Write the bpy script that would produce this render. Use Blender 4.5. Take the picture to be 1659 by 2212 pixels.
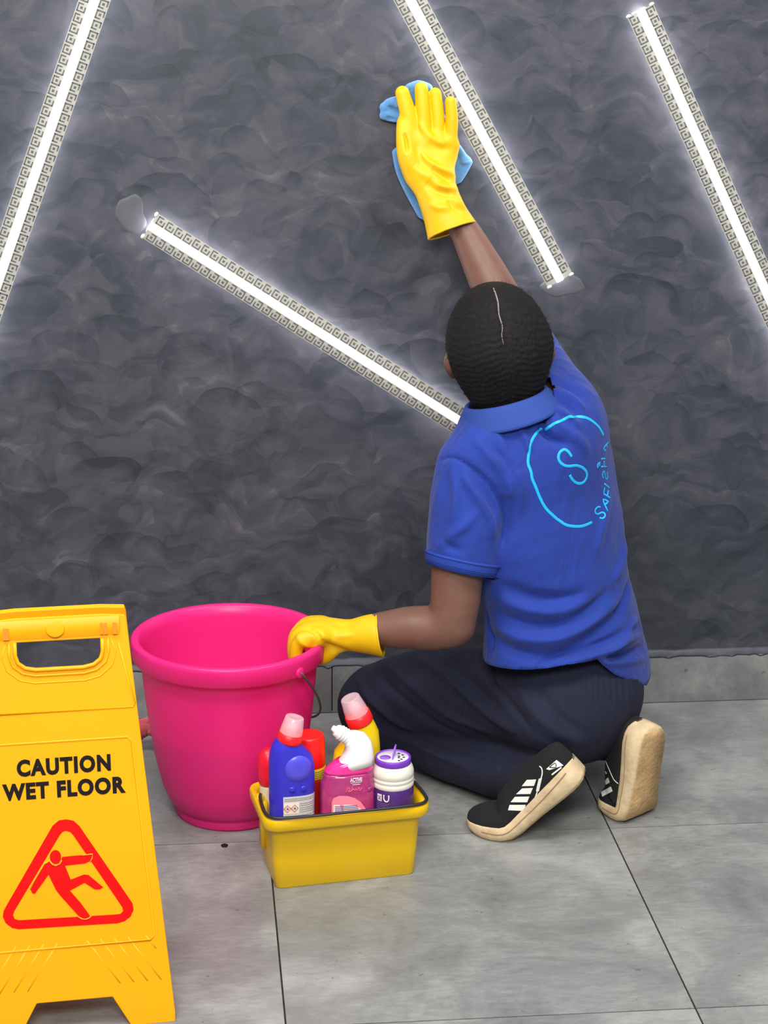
import bpy, bmesh, math, random
import numpy as np
from mathutils import Vector, Matrix
from mathutils.bvhtree import BVHTree

# ------------------------------------------------------------------ camera
IW, IH, FPX = 1659.0, 2212.0, 4172.7
PITCH, YAW, ROLL = .2881, .1015, .0082
CAM = np.array([-.1141, -3.625, 1.4978])
_cy, _sy, _cp, _sp = math.cos(YAW), math.sin(YAW), math.cos(PITCH), math.sin(PITCH)
FWD = np.array([_sy*_cp, _cy*_cp, -_sp])
_r0 = np.array([_cy, -_sy, 0.])
_u0 = np.cross(_r0, FWD)
RGT = math.cos(ROLL)*_r0 + math.sin(ROLL)*_u0
UPV = -math.sin(ROLL)*_r0 + math.cos(ROLL)*_u0
scene = bpy.context.scene
COL = scene.collection
for o in list(bpy.data.objects):
    bpy.data.objects.remove(o)
cd = bpy.data.cameras.new('camera')
cd.sensor_fit = 'HORIZONTAL'; cd.sensor_width = 36.0
cd.lens = FPX/IW*36.0
cd.clip_start = .05
cam = bpy.data.objects.new('camera', cd); COL.objects.link(cam)
M = Matrix.Identity(4)
for i in range(3):
    M[i][0] = RGT[i]; M[i][1] = UPV[i]; M[i][2] = -FWD[i]; M[i][3] = CAM[i]
cam.matrix_world = M
scene.camera = cam

# ------------------------------------------------------------------ light
w = bpy.data.worlds.new('room_light'); scene.world = w; w.use_nodes = True
w.node_tree.nodes['Background'].inputs[0].default_value = (.93, .97, 1.0, 1)
w.node_tree.nodes['Background'].inputs[1].default_value = .30
def area(name, loc, target, sx, sy, power, color=(1, 1, 1)):
    l = bpy.data.lights.new(name, 'AREA'); l.shape = 'RECTANGLE'; l.size = sx; l.size_y = sy
    l.energy = power; l.color = color
    o = bpy.data.objects.new(name, l); COL.objects.link(o); o.location = loc
    o.rotation_euler = (Vector(target)-Vector(loc)).to_track_quat('-Z', 'Y').to_euler()
    return o
area('ceiling_panel_light', (-.75, -1.55, 2.75), (-.3, -.7, 0), 1.2, .6, 44, (1, .985, .96))
area('ceiling_panel_light', (1.15, -1.35, 2.75), (.8, -.6, 0), 1.2, .6, 36, (1, .985, .96))
area('ceiling_panel_light', (-.3, -3.9, 2.75), (0, -1.0, .4), 1.8, .9, 118, (1, .985, .96))
vs = scene.view_settings
vs.view_transform = 'Standard'; vs.look = 'None'; vs.gamma = 1.0; vs.exposure = 0.0
vs.use_curve_mapping = False

# ------------------------------------------------------------------ helpers
def ray(px, py):
    return FWD + (px-IW/2)/FPX*RGT - (py-IH/2)/FPX*UPV
def at(px, py, y=None, z=None):
    """photo pixel -> world point on the plane y=const or z=const"""
    d = ray(px, py)
    t = (y-CAM[1])/d[1] if y is not None else (z-CAM[2])/d[2]
    return CAM + d*t
def nrm(v):
    v = np.asarray(v, float); return v/np.linalg.norm(v)
def lin(c):
    c = np.asarray(c, float)/255.
    return tuple(np.where(c <= .04045, c/12.92, ((c+.055)/1.055)**2.4))+(1.,)
def empty(name, loc, label=None, cat=None, group=None, kind=None):
    o = bpy.data.objects.new(name, None); COL.objects.link(o); o.location = tuple(loc)
    o.empty_display_size = .05
    tag(o, label, cat, group, kind)
    return o
def tag(o, label=None, cat=None, group=None, kind=None):
    if label: o['label'] = label
    if cat: o['category'] = cat
    if group: o['group'] = group
    if kind: o['kind'] = kind
    return o
def origin(o):
    p = np.zeros(3)
    while o is not None:
        p += np.array(o.location); o = o.parent
    return p
def obj(name, V, F, mat, parent=None, smooth=True, base=None, label=None, kind=None):
    """one mesh object; V in world coordinates, stored relative to the parent chain"""
    V = np.asarray(V, float)
    me = bpy.data.meshes.new(name)
    o = bpy.data.objects.new(name, me); COL.objects.link(o)
    if parent is not None:
        o.parent = parent; V = V-origin(parent)
    elif base is not None:
        o.location = tuple(base); V = V-np.asarray(base)
    me.from_pydata([tuple(v) for v in V], [], [tuple(int(i) for i in f) for f in F])
    me.validate(); me.update()
    if mat is not None: me.materials.append(mat)
    if smooth and len(me.polygons): me.polygons.foreach_set('use_smooth', [True]*len(me.polygons))
    if label: o['label'] = label
    if kind: o['kind'] = kind
    return o
def sharp(o, deg=35):
    me = o.data
    bm = bmesh.new(); bm.from_mesh(me)
    bmesh.ops.recalc_face_normals(bm, faces=bm.faces)
    for e in bm.edges:
        if len(e.link_faces) == 2 and e.calc_face_angle(0) > math.radians(deg): e.smooth = False
    bm.to_mesh(me); bm.free()
    return o
def bevel(o, w=.002, seg=2, ang=30):
    m = o.modifiers.new('bevel', 'BEVEL'); m.width = w; m.segments = seg; m.limit_method = 'ANGLE'
    m.angle_limit = math.radians(ang); m.harden_normals = False
    return o
def merge(*parts):
    V, F, n = [], [], 0
    for v, f in parts:
        V += [tuple(p) for p in v]; F += [tuple(i+n for i in q) for q in f]; n += len(v)
    return V, F
def box(c, s, e1=(1, 0, 0), e2=(0, 1, 0), e3=(0, 0, 1)):
    c = np.asarray(c, float); e1, e2, e3 = [np.asarray(e, float) for e in (e1, e2, e3)]
    V = [c+e1*s[0]/2*i+e2*s[1]/2*j+e3*s[2]/2*k for i in (-1, 1) for j in (-1, 1) for k in (-1, 1)]
    F = [(0, 1, 3, 2), (4, 6, 7, 5), (0, 4, 5, 1), (2, 3, 7, 6), (0, 2, 6, 4), (1, 5, 7, 3)]
    return V, F
def rings(R, closed=True, cap0=True, cap1=True):
    """skin a list of rings (each n x 3)"""
    n = len(R[0]); V = [p for r in R for p in r]; F = []
    for i in range(len(R)-1):
        for j in range(n if closed else n-1):
            k = (j+1) % n
            F.append((i*n+j, i*n+k, (i+1)*n+k, (i+1)*n+j))
    if cap0: F.append(tuple(range(n-1, -1, -1)))
    if cap1: F.append(tuple((len(R)-1)*n+j for j in range(n)))
    return V, F
def lathe(c, prof, n=48, axis=(0, 0, 1), cap0=True, cap1=True, phase=0.):
    a = nrm(axis); u = nrm(np.cross(a, (0, 1, 0) if abs(a[1]) < .9 else (1, 0, 0))); v = np.cross(a, u)
    c = np.asarray(c, float)
    R = [[c+a*z+r*(u*math.cos(t)+v*math.sin(t)) for t in np.linspace(0, 2*math.pi, n, endpoint=False)+phase] for r, z in prof]
    return rings(R, True, cap0, cap1)
def tube(P, r, n=8, cap=True, closed=False, flat=1., up=None):
    P = [np.asarray(p, float) for p in P]; m = len(P); R = []
    rr = [r]*m if np.isscalar(r) else r
    pu = None
    for i in range(m):
        if closed: t = P[(i+1) % m]-P[i-1]
        else: t = P[min(i+1, m-1)]-P[max(i-1, 0)]
        t = nrm(t)
        if up is not None:
            u = np.asarray(up[i] if np.ndim(up) > 1 else up, float)
        elif pu is None: u = np.array((0, 0, 1.)) if abs(t[2]) < .9 else np.array((1., 0, 0))
        else: u = pu
        u = nrm(u-t*(u@t)); pu = u; v = np.cross(t, u)
        R.append([P[i]+rr[i]*(u*math.cos(a)*flat+v*math.sin(a)) for a in np.linspace(0, 2*math.pi, n, endpoint=False)])
    if closed:
        R.append(R[0]); return rings(R, True, False, False)
    return rings(R, True, cap, cap)
def smooth_poly(P, k=8, closed=False):
    """Catmull-Rom through the given points"""
    P = np.asarray(P, float); m = len(P); out = []
    for i in range(m if closed else m-1):
        if closed: p0, p1, p2, p3 = P[i-1], P[i], P[(i+1) % m], P[(i+2) % m]
        else: p0, p1, p2, p3 = P[max(i-1, 0)], P[i], P[i+1], P[min(i+2, m-1)]
        for t in np.linspace(0, 1, k, endpoint=False):
            out.append(.5*(2*p1+(p2-p0)*t+(2*p0-5*p1+4*p2-p3)*t*t+(3*p1-p0-3*p2+p3)*t**3))
    if not closed: out.append(P[-1])
    return np.array(out)
def plate(outer, holes, th, o, e1, e2, lift=0.):
    """flat plate with holes; 2-D outlines in the frame o,e1,e2, extruded th along e1 x e2"""
    o, e1, e2 = np.asarray(o, float), np.asarray(e1, float), np.asarray(e2, float); e3 = np.cross(e1, e2)
    bm = bmesh.new(); E = []
    for L in [outer]+list(holes):
        vs_ = [bm.verts.new(tuple(o+e1*a+e2*b+e3*lift)) for a, b in L]
        E += [bm.edges.new((vs_[i], vs_[(i+1) % len(vs_)])) for i in range(len(vs_))]
    bmesh.ops.triangle_fill(bm, use_beauty=True, use_dissolve=False, edges=E, normal=tuple(e3))
    r = bmesh.ops.extrude_face_region(bm, geom=list(bm.faces))
    nv = [g for g in r['geom'] if isinstance(g, bmesh.types.BMVert)]
    for v in nv: v.co += Vector(tuple(e3*th))
    bmesh.ops.recalc_face_normals(bm, faces=bm.faces)
    bm.verts.index_update()
    V = [np.array(v.co) for v in bm.verts]; F = [[v.index for v in f.verts] for f in bm.faces]
    bm.free()
    return V, F
def round_rect(x0, y0, x1, y1, r, n=6):
    P = []
    for cx, cy, a in ((x1-r, y0+r, -90), (x1-r, y1-r, 0), (x0+r, y1-r, 90), (x0+r, y0+r, 180)):
        for t in np.linspace(0, 90, n+1): P.append((cx+r*math.cos(math.radians(a+t)), cy+r*math.sin(math.radians(a+t))))
    return P
def text_mesh(body, size, bold=0., space=1.):
    cu = bpy.data.curves.new('lettering', 'FONT'); cu.body = body; cu.size = size; cu.offset = bold
    cu.align_x = 'CENTER'; cu.space_character = space; cu.resolution_u = 4
    t = bpy.data.objects.new('lettering', cu); COL.objects.link(t)
    dg = bpy.context.evaluated_depsgraph_get()
    me = bpy.data.meshes.new_from_object(t.evaluated_get(dg))
    V = [tuple(v.co) for v in me.vertices]; F = [tuple(p.vertices) for p in me.polygons]
    bpy.data.objects.remove(t); bpy.data.curves.remove(cu); bpy.data.meshes.remove(me)
    return V, F
def solid_text(body, size, th, o, e1, e2, bold=0., space=1., sx=1., box_w=None, box_h=None):
    V, F = text_mesh(body, size, bold, space)
    A = np.array([(v[0], v[1]) for v in V])
    A[:, 0] -= (A[:, 0].min()+A[:, 0].max())/2; A[:, 1] -= A[:, 1].min()
    if box_w: A[:, 0] *= box_w/(A[:, 0].max()-A[:, 0].min())
    if box_h: A[:, 1] *= box_h/A[:, 1].max()
    A[:, 0] *= sx
    o, e1, e2 = np.asarray(o, float), np.asarray(e1, float), np.asarray(e2, float); e3 = np.cross(e1, e2)
    n = len(A)
    bot = [o+e1*a+e2*b for a, b in A]; top = [p+e3*th for p in bot]
    FF = [tuple(i+n for i in f) for f in F]
    cnt = {}
    for f in F:
        for i in range(len(f)):
            a, b = f[i], f[(i+1) % len(f)]
            cnt[(a, b)] = cnt.get((a, b), 0)+1
    for (a, b) in cnt:
        if (b, a) not in cnt: FF.append((a, b, b+n, a+n))
    return bot+top, FF

# ------------------------------------------------------------------ materials
MATS = {}
def mat(name, rgb, rough=.5, spec=.5, metal=0., var=0., vscale=30., bump=0., bscale=200., sss=0., coat=0., sheen=0., trans=0., alpha=1., emit=None, wrinkle=0.):
    if name in MATS: return MATS[name]
    m = bpy.data.materials.new(name); m.use_nodes = True; nt = m.node_tree
    b = nt.nodes['Principled BSDF']; L = nt.links.new
    c = lin(rgb)
    b.inputs['Base Color'].default_value = c
    b.inputs['Roughness'].default_value = rough
    b.inputs['Specular IOR Level'].default_value = spec
    b.inputs['Metallic'].default_value = metal
    b.inputs['Coat Weight'].default_value = coat
    b.inputs['Sheen Weight'].default_value = sheen
    b.inputs['Transmission Weight'].default_value = trans
    b.inputs['Alpha'].default_value = alpha
    if sss:
        b.inputs['Subsurface Weight'].default_value = sss
        b.inputs['Subsurface Radius'].default_value = (.01, .006, .004)
    if emit:
        b.inputs['Emission Color'].default_value = emit[0]+(1,); b.inputs['Emission Strength'].default_value = emit[1]
    tc = nt.nodes.new('ShaderNodeTexCoord')
    if var:
        n = nt.nodes.new('ShaderNodeTexNoise'); n.inputs['Scale'].default_value = vscale; n.inputs['Detail'].default_value = 5
        r = nt.nodes.new('ShaderNodeMapRange'); r.inputs['From Min'].default_value = .3; r.inputs['From Max'].default_value = .7
        r.inputs['To Min'].default_value = 1-var; r.inputs['To Max'].default_value = 1+var
        mx = nt.nodes.new('ShaderNodeMix'); mx.data_type = 'RGBA'; mx.blend_type = 'MULTIPLY'; mx.inputs['Factor'].default_value = 1
        mx.inputs['A'].default_value = c
        L(tc.outputs['Object'], n.inputs['Vector']); L(n.outputs['Fac'], r.inputs['Value']); L(r.outputs['Result'], mx.inputs['B'])
        L(mx.outputs['Result'], b.inputs['Base Color'])
    if bump:
        n = nt.nodes.new('ShaderNodeTexNoise'); n.inputs['Scale'].default_value = bscale; n.inputs['Detail'].default_value = 4
        bp = nt.nodes.new('ShaderNodeBump'); bp.inputs['Strength'].default_value = bump; bp.inputs['Distance'].default_value = .002
        L(tc.outputs['Object'], n.inputs['Vector']); L(n.outputs['Fac'], bp.inputs['Height']); L(bp.outputs['Normal'], b.inputs['Normal'])
        if wrinkle:      # soft cloth creases
            mp = nt.nodes.new('ShaderNodeMapping'); mp.inputs['Rotation'].default_value = (.3, .9, .2); mp.inputs['Scale'].default_value = (1., 1., .42)
            n2 = nt.nodes.new('ShaderNodeTexNoise'); n2.inputs['Scale'].default_value = 16; n2.inputs['Detail'].default_value = 2.5; n2.inputs['Distortion'].default_value = .8
            b2 = nt.nodes.new('ShaderNodeBump'); b2.inputs['Strength'].default_value = wrinkle; b2.inputs['Distance'].default_value = .02
            L(tc.outputs['Object'], mp.inputs['Vector']); L(mp.outputs['Vector'], n2.inputs['Vector']); L(n2.outputs['Fac'], b2.inputs['Height']); L(b2.outputs['Normal'], bp.inputs['Normal'])
    MATS[name] = m
    return m

# ------------------------------------------------------------------ wall, skirting, floor
def N(nt, kind, **kw):
    n = nt.nodes.new(kind)
    for k, v in kw.items():
        if k in n.inputs: n.inputs[k].default_value = v
        else: setattr(n, k, v)
    return n
def wall_material():
    m = bpy.data.materials.new('dark_trowelled_plaster'); m.use_nodes = True; nt = m.node_tree; L = nt.links.new
    b = nt.nodes['Principled BSDF']
    tc = N(nt, 'ShaderNodeTexCoord')
    # domain warp so that the trowel strokes become curved, overlapping crescents
    wn = N(nt, 'ShaderNodeTexNoise', Scale=7.0, Detail=2.0, Roughness=.5)
    L(tc.outputs['Object'], wn.inputs['Vector'])
    sub = N(nt, 'ShaderNodeVectorMath', operation='SUBTRACT'); sub.inputs[1].default_value = (.5, .5, .5)
    L(wn.outputs['Color'], sub.inputs[0])
    mul = N(nt, 'ShaderNodeVectorMath', operation='SCALE'); mul.inputs['Scale'].default_value = .16
    L(sub.outputs['Vector'], mul.inputs[0])
    add = N(nt, 'ShaderNodeVectorMath', operation='ADD'); L(tc.outputs['Object'], add.inputs[0]); L(mul.outputs['Vector'], add.inputs[1])
    mp = N(nt, 'ShaderNodeMapping'); mp.inputs['Rotation'].default_value = (0, math.radians(32), 0); mp.inputs['Scale'].default_value = (1, .2, 1.9)
    L(add.outputs['Vector'], mp.inputs['Vector'])
    v1 = N(nt, 'ShaderNodeTexVoronoi', Scale=8.5); v1.feature = 'F1'; L(mp.outputs['Vector'], v1.inputs['Vector'])
    v2 = N(nt, 'ShaderNodeTexVoronoi', Scale=17.0); v2.feature = 'F1'
    mp2 = N(nt, 'ShaderNodeMapping'); mp2.inputs['Rotation'].default_value = (0, math.radians(-38), 0); mp2.inputs['Scale'].default_value = (1, .2, 1.7)
    L(add.outputs['Vector'], mp2.inputs['Vector']); L(mp2.outputs['Vector'], v2.inputs['Vector'])
    n1 = N(nt, 'ShaderNodeTexNoise', Scale=4.2, Detail=6.0, Roughness=.62, Distortion=1.1); L(tc.outputs['Object'], n1.inputs['Vector'])
    n2 = N(nt, 'ShaderNodeTexNoise', Scale=70.0, Detail=6.0, Roughness=.7); L(mp.outputs['Vector'], n2.inputs['Vector'])
    def math_(op, a, b_):
        n = N(nt, 'ShaderNodeMath', operation=op)
        for i, x in enumerate((a, b_)):
            if isinstance(x, float): n.inputs[i].default_value = x
            else: L(x, n.inputs[i])
        return n.outputs[0]
    def stroke(vor, mp_):
        # pigment builds up toward one side of every trowel stroke
        d_ = N(nt, 'ShaderNodeVectorMath', operation='SUBTRACT'); sc_ = N(nt, 'ShaderNodeVectorMath', operation='SCALE'); sc_.inputs['Scale'].default_value = vor.inputs['Scale'].default_value
        L(mp_.outputs['Vector'], sc_.inputs[0]); ps = N(nt, 'ShaderNodeVectorMath', operation='SCALE'); ps.inputs['Scale'].default_value = vor.inputs['Scale'].default_value
        L(vor.outputs['Position'], ps.inputs[0]); L(sc_.outputs['Vector'], d_.inputs[0]); L(ps.outputs['Vector'], d_.inputs[1])
        c_ = N(nt, 'ShaderNodeVectorMath', operation='SUBTRACT'); c_.inputs[1].default_value = (.5, .5, .35); L(vor.outputs['Color'], c_.inputs[0])
        dt = N(nt, 'ShaderNodeVectorMath', operation='DOT_PRODUCT'); L(d_.outputs['Vector'], dt.inputs[0]); L(c_.outputs['Vector'], dt.inputs[1])
        return dt.outputs['Value']
    def arcs(scale, seed, R):
        # round sweeps of the trowel: dark just inside the upper rim of every sweep
        ad = N(nt, 'ShaderNodeVectorMath', operation='SCALE'); ad.inputs['Scale'].default_value = .30; L(mul.outputs['Vector'], ad.inputs[0])
        a2 = N(nt, 'ShaderNodeVectorMath', operation='ADD'); L(tc.outputs['Object'], a2.inputs[0]); L(ad.outputs['Vector'], a2.inputs[1])
        m_ = N(nt, 'ShaderNodeMapping'); m_.inputs['Location'].default_value = (seed, 0, seed*.7); m_.inputs['Scale'].default_value = (1, 0, 1.25); L(a2.outputs['Vector'], m_.inputs['Vector'])
        vo = N(nt, 'ShaderNodeTexVoronoi', Scale=scale); vo.feature = 'F1'; L(m_.outputs['Vector'], vo.inputs['Vector'])
        df = N(nt, 'ShaderNodeVectorMath', operation='SUBTRACT'); L(m_.outputs['Vector'], df.inputs[0]); L(vo.outputs['Position'], df.inputs[1])
        nz = N(nt, 'ShaderNodeVectorMath', operation='NORMALIZE'); L(df.outputs['Vector'], nz.inputs[0])
        cs = N(nt, 'ShaderNodeVectorMath', operation='SUBTRACT'); cs.inputs[1].default_value = (.5, .5, -.15); L(vo.outputs['Color'], cs.inputs[0])
        dt = N(nt, 'ShaderNodeVectorMath', operation='DOT_PRODUCT'); L(nz.outputs['Vector'], dt.inputs[0]); L(cs.outputs['Vector'], dt.inputs[1])
        up_ = math_('MAXIMUM', dt.outputs['Value'], 0.0)
        rr_ = math_('DIVIDE', vo.outputs['Distance'], R)
        ins = math_('LESS_THAN', rr_, 1.0)
        return math_('MULTIPLY', math_('MULTIPLY', math_('POWER', rr_, 3.0), ins), up_)
    s = math_('MULTIPLY', stroke(v1, mp), .13)
    s = math_('SUBTRACT', s, math_('MULTIPLY', arcs(7.5, 3.1, .62), .17))
    s = math_('SUBTRACT', s, math_('MULTIPLY', arcs(13.0, 8.7, .60), .13))
    s = math_('ADD', s, math_('MULTIPLY', stroke(v2, mp2), .11))
    n3 = N(nt, 'ShaderNodeTexNoise', Scale=11.0, Detail=9.0, Roughness=.6, Distortion=1.0); L(mp2.outputs['Vector'], n3.inputs['Vector'])
    s = math_('ADD', s, math_('MULTIPLY', n3.outputs['Fac'], .42))
    s = math_('ADD', s, math_('MULTIPLY', n1.outputs['Fac'], .44))
    s = math_('ADD', s, math_('MULTIPLY', n2.outputs['Fac'], .10))
    rp = N(nt, 'ShaderNodeValToRGB'); cr = rp.color_ramp
    cr.elements[0].position = .26; cr.elements[0].color = lin((41, 45, 53))
    cr.elements[1].position = .74; cr.elements[1].color = lin((112, 108, 112))
    e = cr.elements.new(.42); e.color = lin((55, 58, 67))
    e = cr.elements.new(.56); e.color = lin((73, 73, 82))
    L(s, rp.inputs['Fac']); L(rp.outputs['Color'], b.inputs['Base Color'])
    rr = N(nt, 'ShaderNodeMapRange'); rr.inputs['From Min'].default_value = .3; rr.inputs['From Max'].default_value = .7
    rr.inputs['To Min'].default_value = .42; rr.inputs['To Max'].default_value = .62
    L(s, rr.inputs['Value']); L(rr.outputs['Result'], b.inputs['Roughness'])
    bp = N(nt, 'ShaderNodeBump', Strength=.10, Distance=.004)
    L(s, bp.inputs['Height']); L(bp.outputs['Normal'], b.inputs['Normal'])
    return m
def tile_material(name, seed, tone=1.0):
    m = bpy.data.materials.new(name); m.use_nodes = True; nt = m.node_tree; L = nt.links.new
    b = nt.nodes['Principled BSDF']
    tc = N(nt, 'ShaderNodeTexCoord'); oi = N(nt, 'ShaderNodeObjectInfo')
    off = N(nt, 'ShaderNodeVectorMath', operation='ADD'); sc_ = N(nt, 'ShaderNodeVectorMath', operation='SCALE'); sc_.inputs[0].default_value = (7.3, 3.1, 5.7)
    L(oi.outputs['Random'], sc_.inputs['Scale']); L(tc.outputs['Object'], off.inputs[0]); L(sc_.outputs['Vector'], off.inputs[1])
    n1 = N(nt, 'ShaderNodeTexNoise', Scale=5.0, Detail=8.0, Roughness=.65, Distortion=.5); L(off.outputs['Vector'], n1.inputs['Vector'])
    mp = N(nt, 'ShaderNodeMapping'); mp.inputs['Scale'].default_value = (1, 3.2, 1); L(off.outputs['Vector'], mp.inputs['Vector'])
    n2 = N(nt, 'ShaderNodeTexNoise', Scale=38.0, Detail=7.0, Roughness=.75); L(mp.outputs['Vector'], n2.inputs['Vector'])
    mx = N(nt, 'ShaderNodeMath', operation='MULTIPLY_ADD'); mx.inputs[1].default_value = .45
    L(n2.outputs['Fac'], mx.inputs[0]); L(n1.outputs['Fac'], mx.inputs[2])
    rp = N(nt, 'ShaderNodeValToRGB'); cr = rp.color_ramp
    t = tone
    cr.elements[0].position = .45; cr.elements[0].color = lin((118*t, 118*t, 117*t))
    cr.elements[1].position = 1.0; cr.elements[1].color = lin((192*t, 194*t, 190*t))
    e = cr.elements.new(.7); e.color = lin((150*t, 151*t, 149*t))
    L(mx.outputs[0], rp.inputs['Fac'])
    # sparse dark pits and scuffs
    n3 = N(nt, 'ShaderNodeTexNoise', Scale=60.0, Detail=3.0, Roughness=.6); L(off.outputs['Vector'], n3.inputs['Vector'])
    th = N(nt, 'ShaderNodeMapRange'); th.inputs['From Min'].default_value = .27; th.inputs['From Max'].default_value = .31
    th.inputs['To Min'].default_value = .62; th.inputs['To Max'].default_value = 1.0
    L(n3.outputs['Fac'], th.inputs['Value'])
    mm = N(nt, 'ShaderNodeMix', data_type='RGBA', blend_type='MULTIPLY'); mm.inputs['Factor'].default_value = 1
    L(rp.outputs['Color'], mm.inputs['A']); L(th.outputs['Result'], mm.inputs['B'])
    L(mm.outputs['Result'], b.inputs['Base Color'])
    rr = N(nt, 'ShaderNodeMapRange'); rr.inputs['To Min'].default_value = .22; rr.inputs['To Max'].default_value = .42
    L(n1.outputs['Fac'], rr.inputs['Value']); L(rr.outputs['Result'], b.inputs['Roughness'])
    bp = N(nt, 'ShaderNodeBump', Strength=.10, Distance=.002); L(n2.outputs['Fac'], bp.inputs['Height']); L(bp.outputs['Normal'], b.inputs['Normal'])
    return m
M_wall = wall_material()
X0, X1 = -1.8, 2.4
V, F = box(((X0+X1)/2, .05, 1.40), (X1-X0, .10, 2.80))
wall = obj('wall_back', V, F, M_wall, smooth=False, base=((X0+X1)/2, .05, 0)); tag(wall, 'dark slate grey trowelled plaster wall with four light strips', None, None, 'structure')
M_patch = mat('smoothed_filler', (80, 81, 88), .6, var=.12, vscale=40, bump=.1, bscale=60)
M_white = mat('white_filler_crumbs', (215, 214, 205), .7)

M_grout = mat('dark_grout', (50, 46, 40), .95, spec=.1, var=.2, vscale=60, bump=.3)
V, F = box(((X0+X1)/2, -1.7, -.02), (X1-X0, 3.4, .036))
floor = obj('floor', V, F, M_grout, smooth=False, base=((X0+X1)/2, -1.7, 0)); tag(floor, 'grey concrete-look tiled floor with thin dark joints', None, None, 'structure')
M_tile = tile_material('grey_concrete_tile', 1, .88)
yl = [-.001, -.5766, -1.1766, -1.7766, -2.3766]
g = .0014
for i in range(-2, 4):
    for j in range(4):
        x0, x1 = .6*i+g, .6*(i+1)-g; y1, y0 = yl[j]-g, yl[j+1]+g
        V, F = box(((x0+x1)/2, (y0+y1)/2, -.005), (x1-x0, y1-y0, .0100))
        obj('floor_tile', V, F, M_tile, floor, smooth=False)
# skirting: cut tiles 10 cm high against the wall
base = empty('baseboard_back', (0, 0, 0), 'grey tile skirting along the foot of the dark wall', None, None, 'structure')
M_skirt = tile_material('grey_skirting_tile', 2, .80)
for i in range(-3, 4):
    x0, x1 = .152+.6*i+.0012, .152+.6*(i+1)-.0012
    V, F = box(((x0+x1)/2, -.005, .0508), (x1-x0, .010, .0985))
    obj('skirting_tile', V, F, M_skirt, base, smooth=False)
# rough lip of plaster running over the top of the skirting
random.seed(4)
xs = np.arange(X0, X1, .012)
low = [.1005-.0035*abs(random.gauss(0, .7)) for _ in xs]
hi = [.1155+.0012*random.gauss(0, .5) for _ in xs]
R = []
for x, a, b_ in zip(xs, low, hi):
    R.append([(x, .002, a), (x, -.0104, a+.0005), (x, -.0098, a+.004), (x, -.0035, b_-.004), (x, .002, b_)])
V, F = rings(R)
obj('plaster_lip', V, F, M_wall, wall, label='rough dark plaster edge over the skirting')
# coin sized dark drip on the floor
p = at(485, 1827, z=0)
t = np.linspace(0, 2*math.pi, 18, endpoint=False)
V, F = rings([[(p[0]+r*.0062*math.cos(a)*(1+.1*math.sin(3*a)), p[1]+r*.008*math.sin(a), z) for a in t] for r, z in ((1, .0002), (.9, .0011), (.5, .0015))])
tag(obj('dark_droplet', V, F, mat('dark_drip', (34, 22, 26), .3), base=p), 'small dark purple drip on the floor in front of the pink bucket', 'stain')

# ------------------------------------------------------------------ light strips
M_flange = mat('pale_perforated_plastic', (172, 170, 163), .45, var=.05, vscale=60)
M_key = mat('grey_perforation', (92, 91, 86), .7)
M_led = mat('lit_diffuser', (255, 255, 250), .4, emit=((1.0, .985, .93), 5.0))
M_halo = mat('added_halo_glow', (255, 250, 240), .5, emit=((.98, .96, 1.0), 15.0))  # emission for the core added behind each strip to make the wall halo
def key_mesh(flip):
    """square meander hook with a dot in its middle, 16 mm, thin raised inlay"""
    s = .0135; wq = .0021
    bars = [((-s/2, -s/2), (s/2, -s/2)), ((s/2, -s/2), (s/2, s/2*.15)), ((-s/2, -s/2), (-s/2, s/2)), ((-s/2, s/2), (s*.12, s/2))]
    parts = []
    for (a, b_), (c, d) in bars:
        parts.append(box(((a+c)/2*flip, (b_+d)/2, .0002), (abs(c-a)+wq, abs(d-b_)+wq, .0008)))
    parts.append(box((0, -.0002, .0002), (.0042, .0042, .0008)))
    V, F = merge(*parts)
    me = bpy.data.meshes.new('key_motif'); me.from_pydata([tuple(v) for v in V], [], F); me.materials.append(M_key)
    return me
KEY = [key_mesh(1), key_mesh(-1)]
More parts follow.
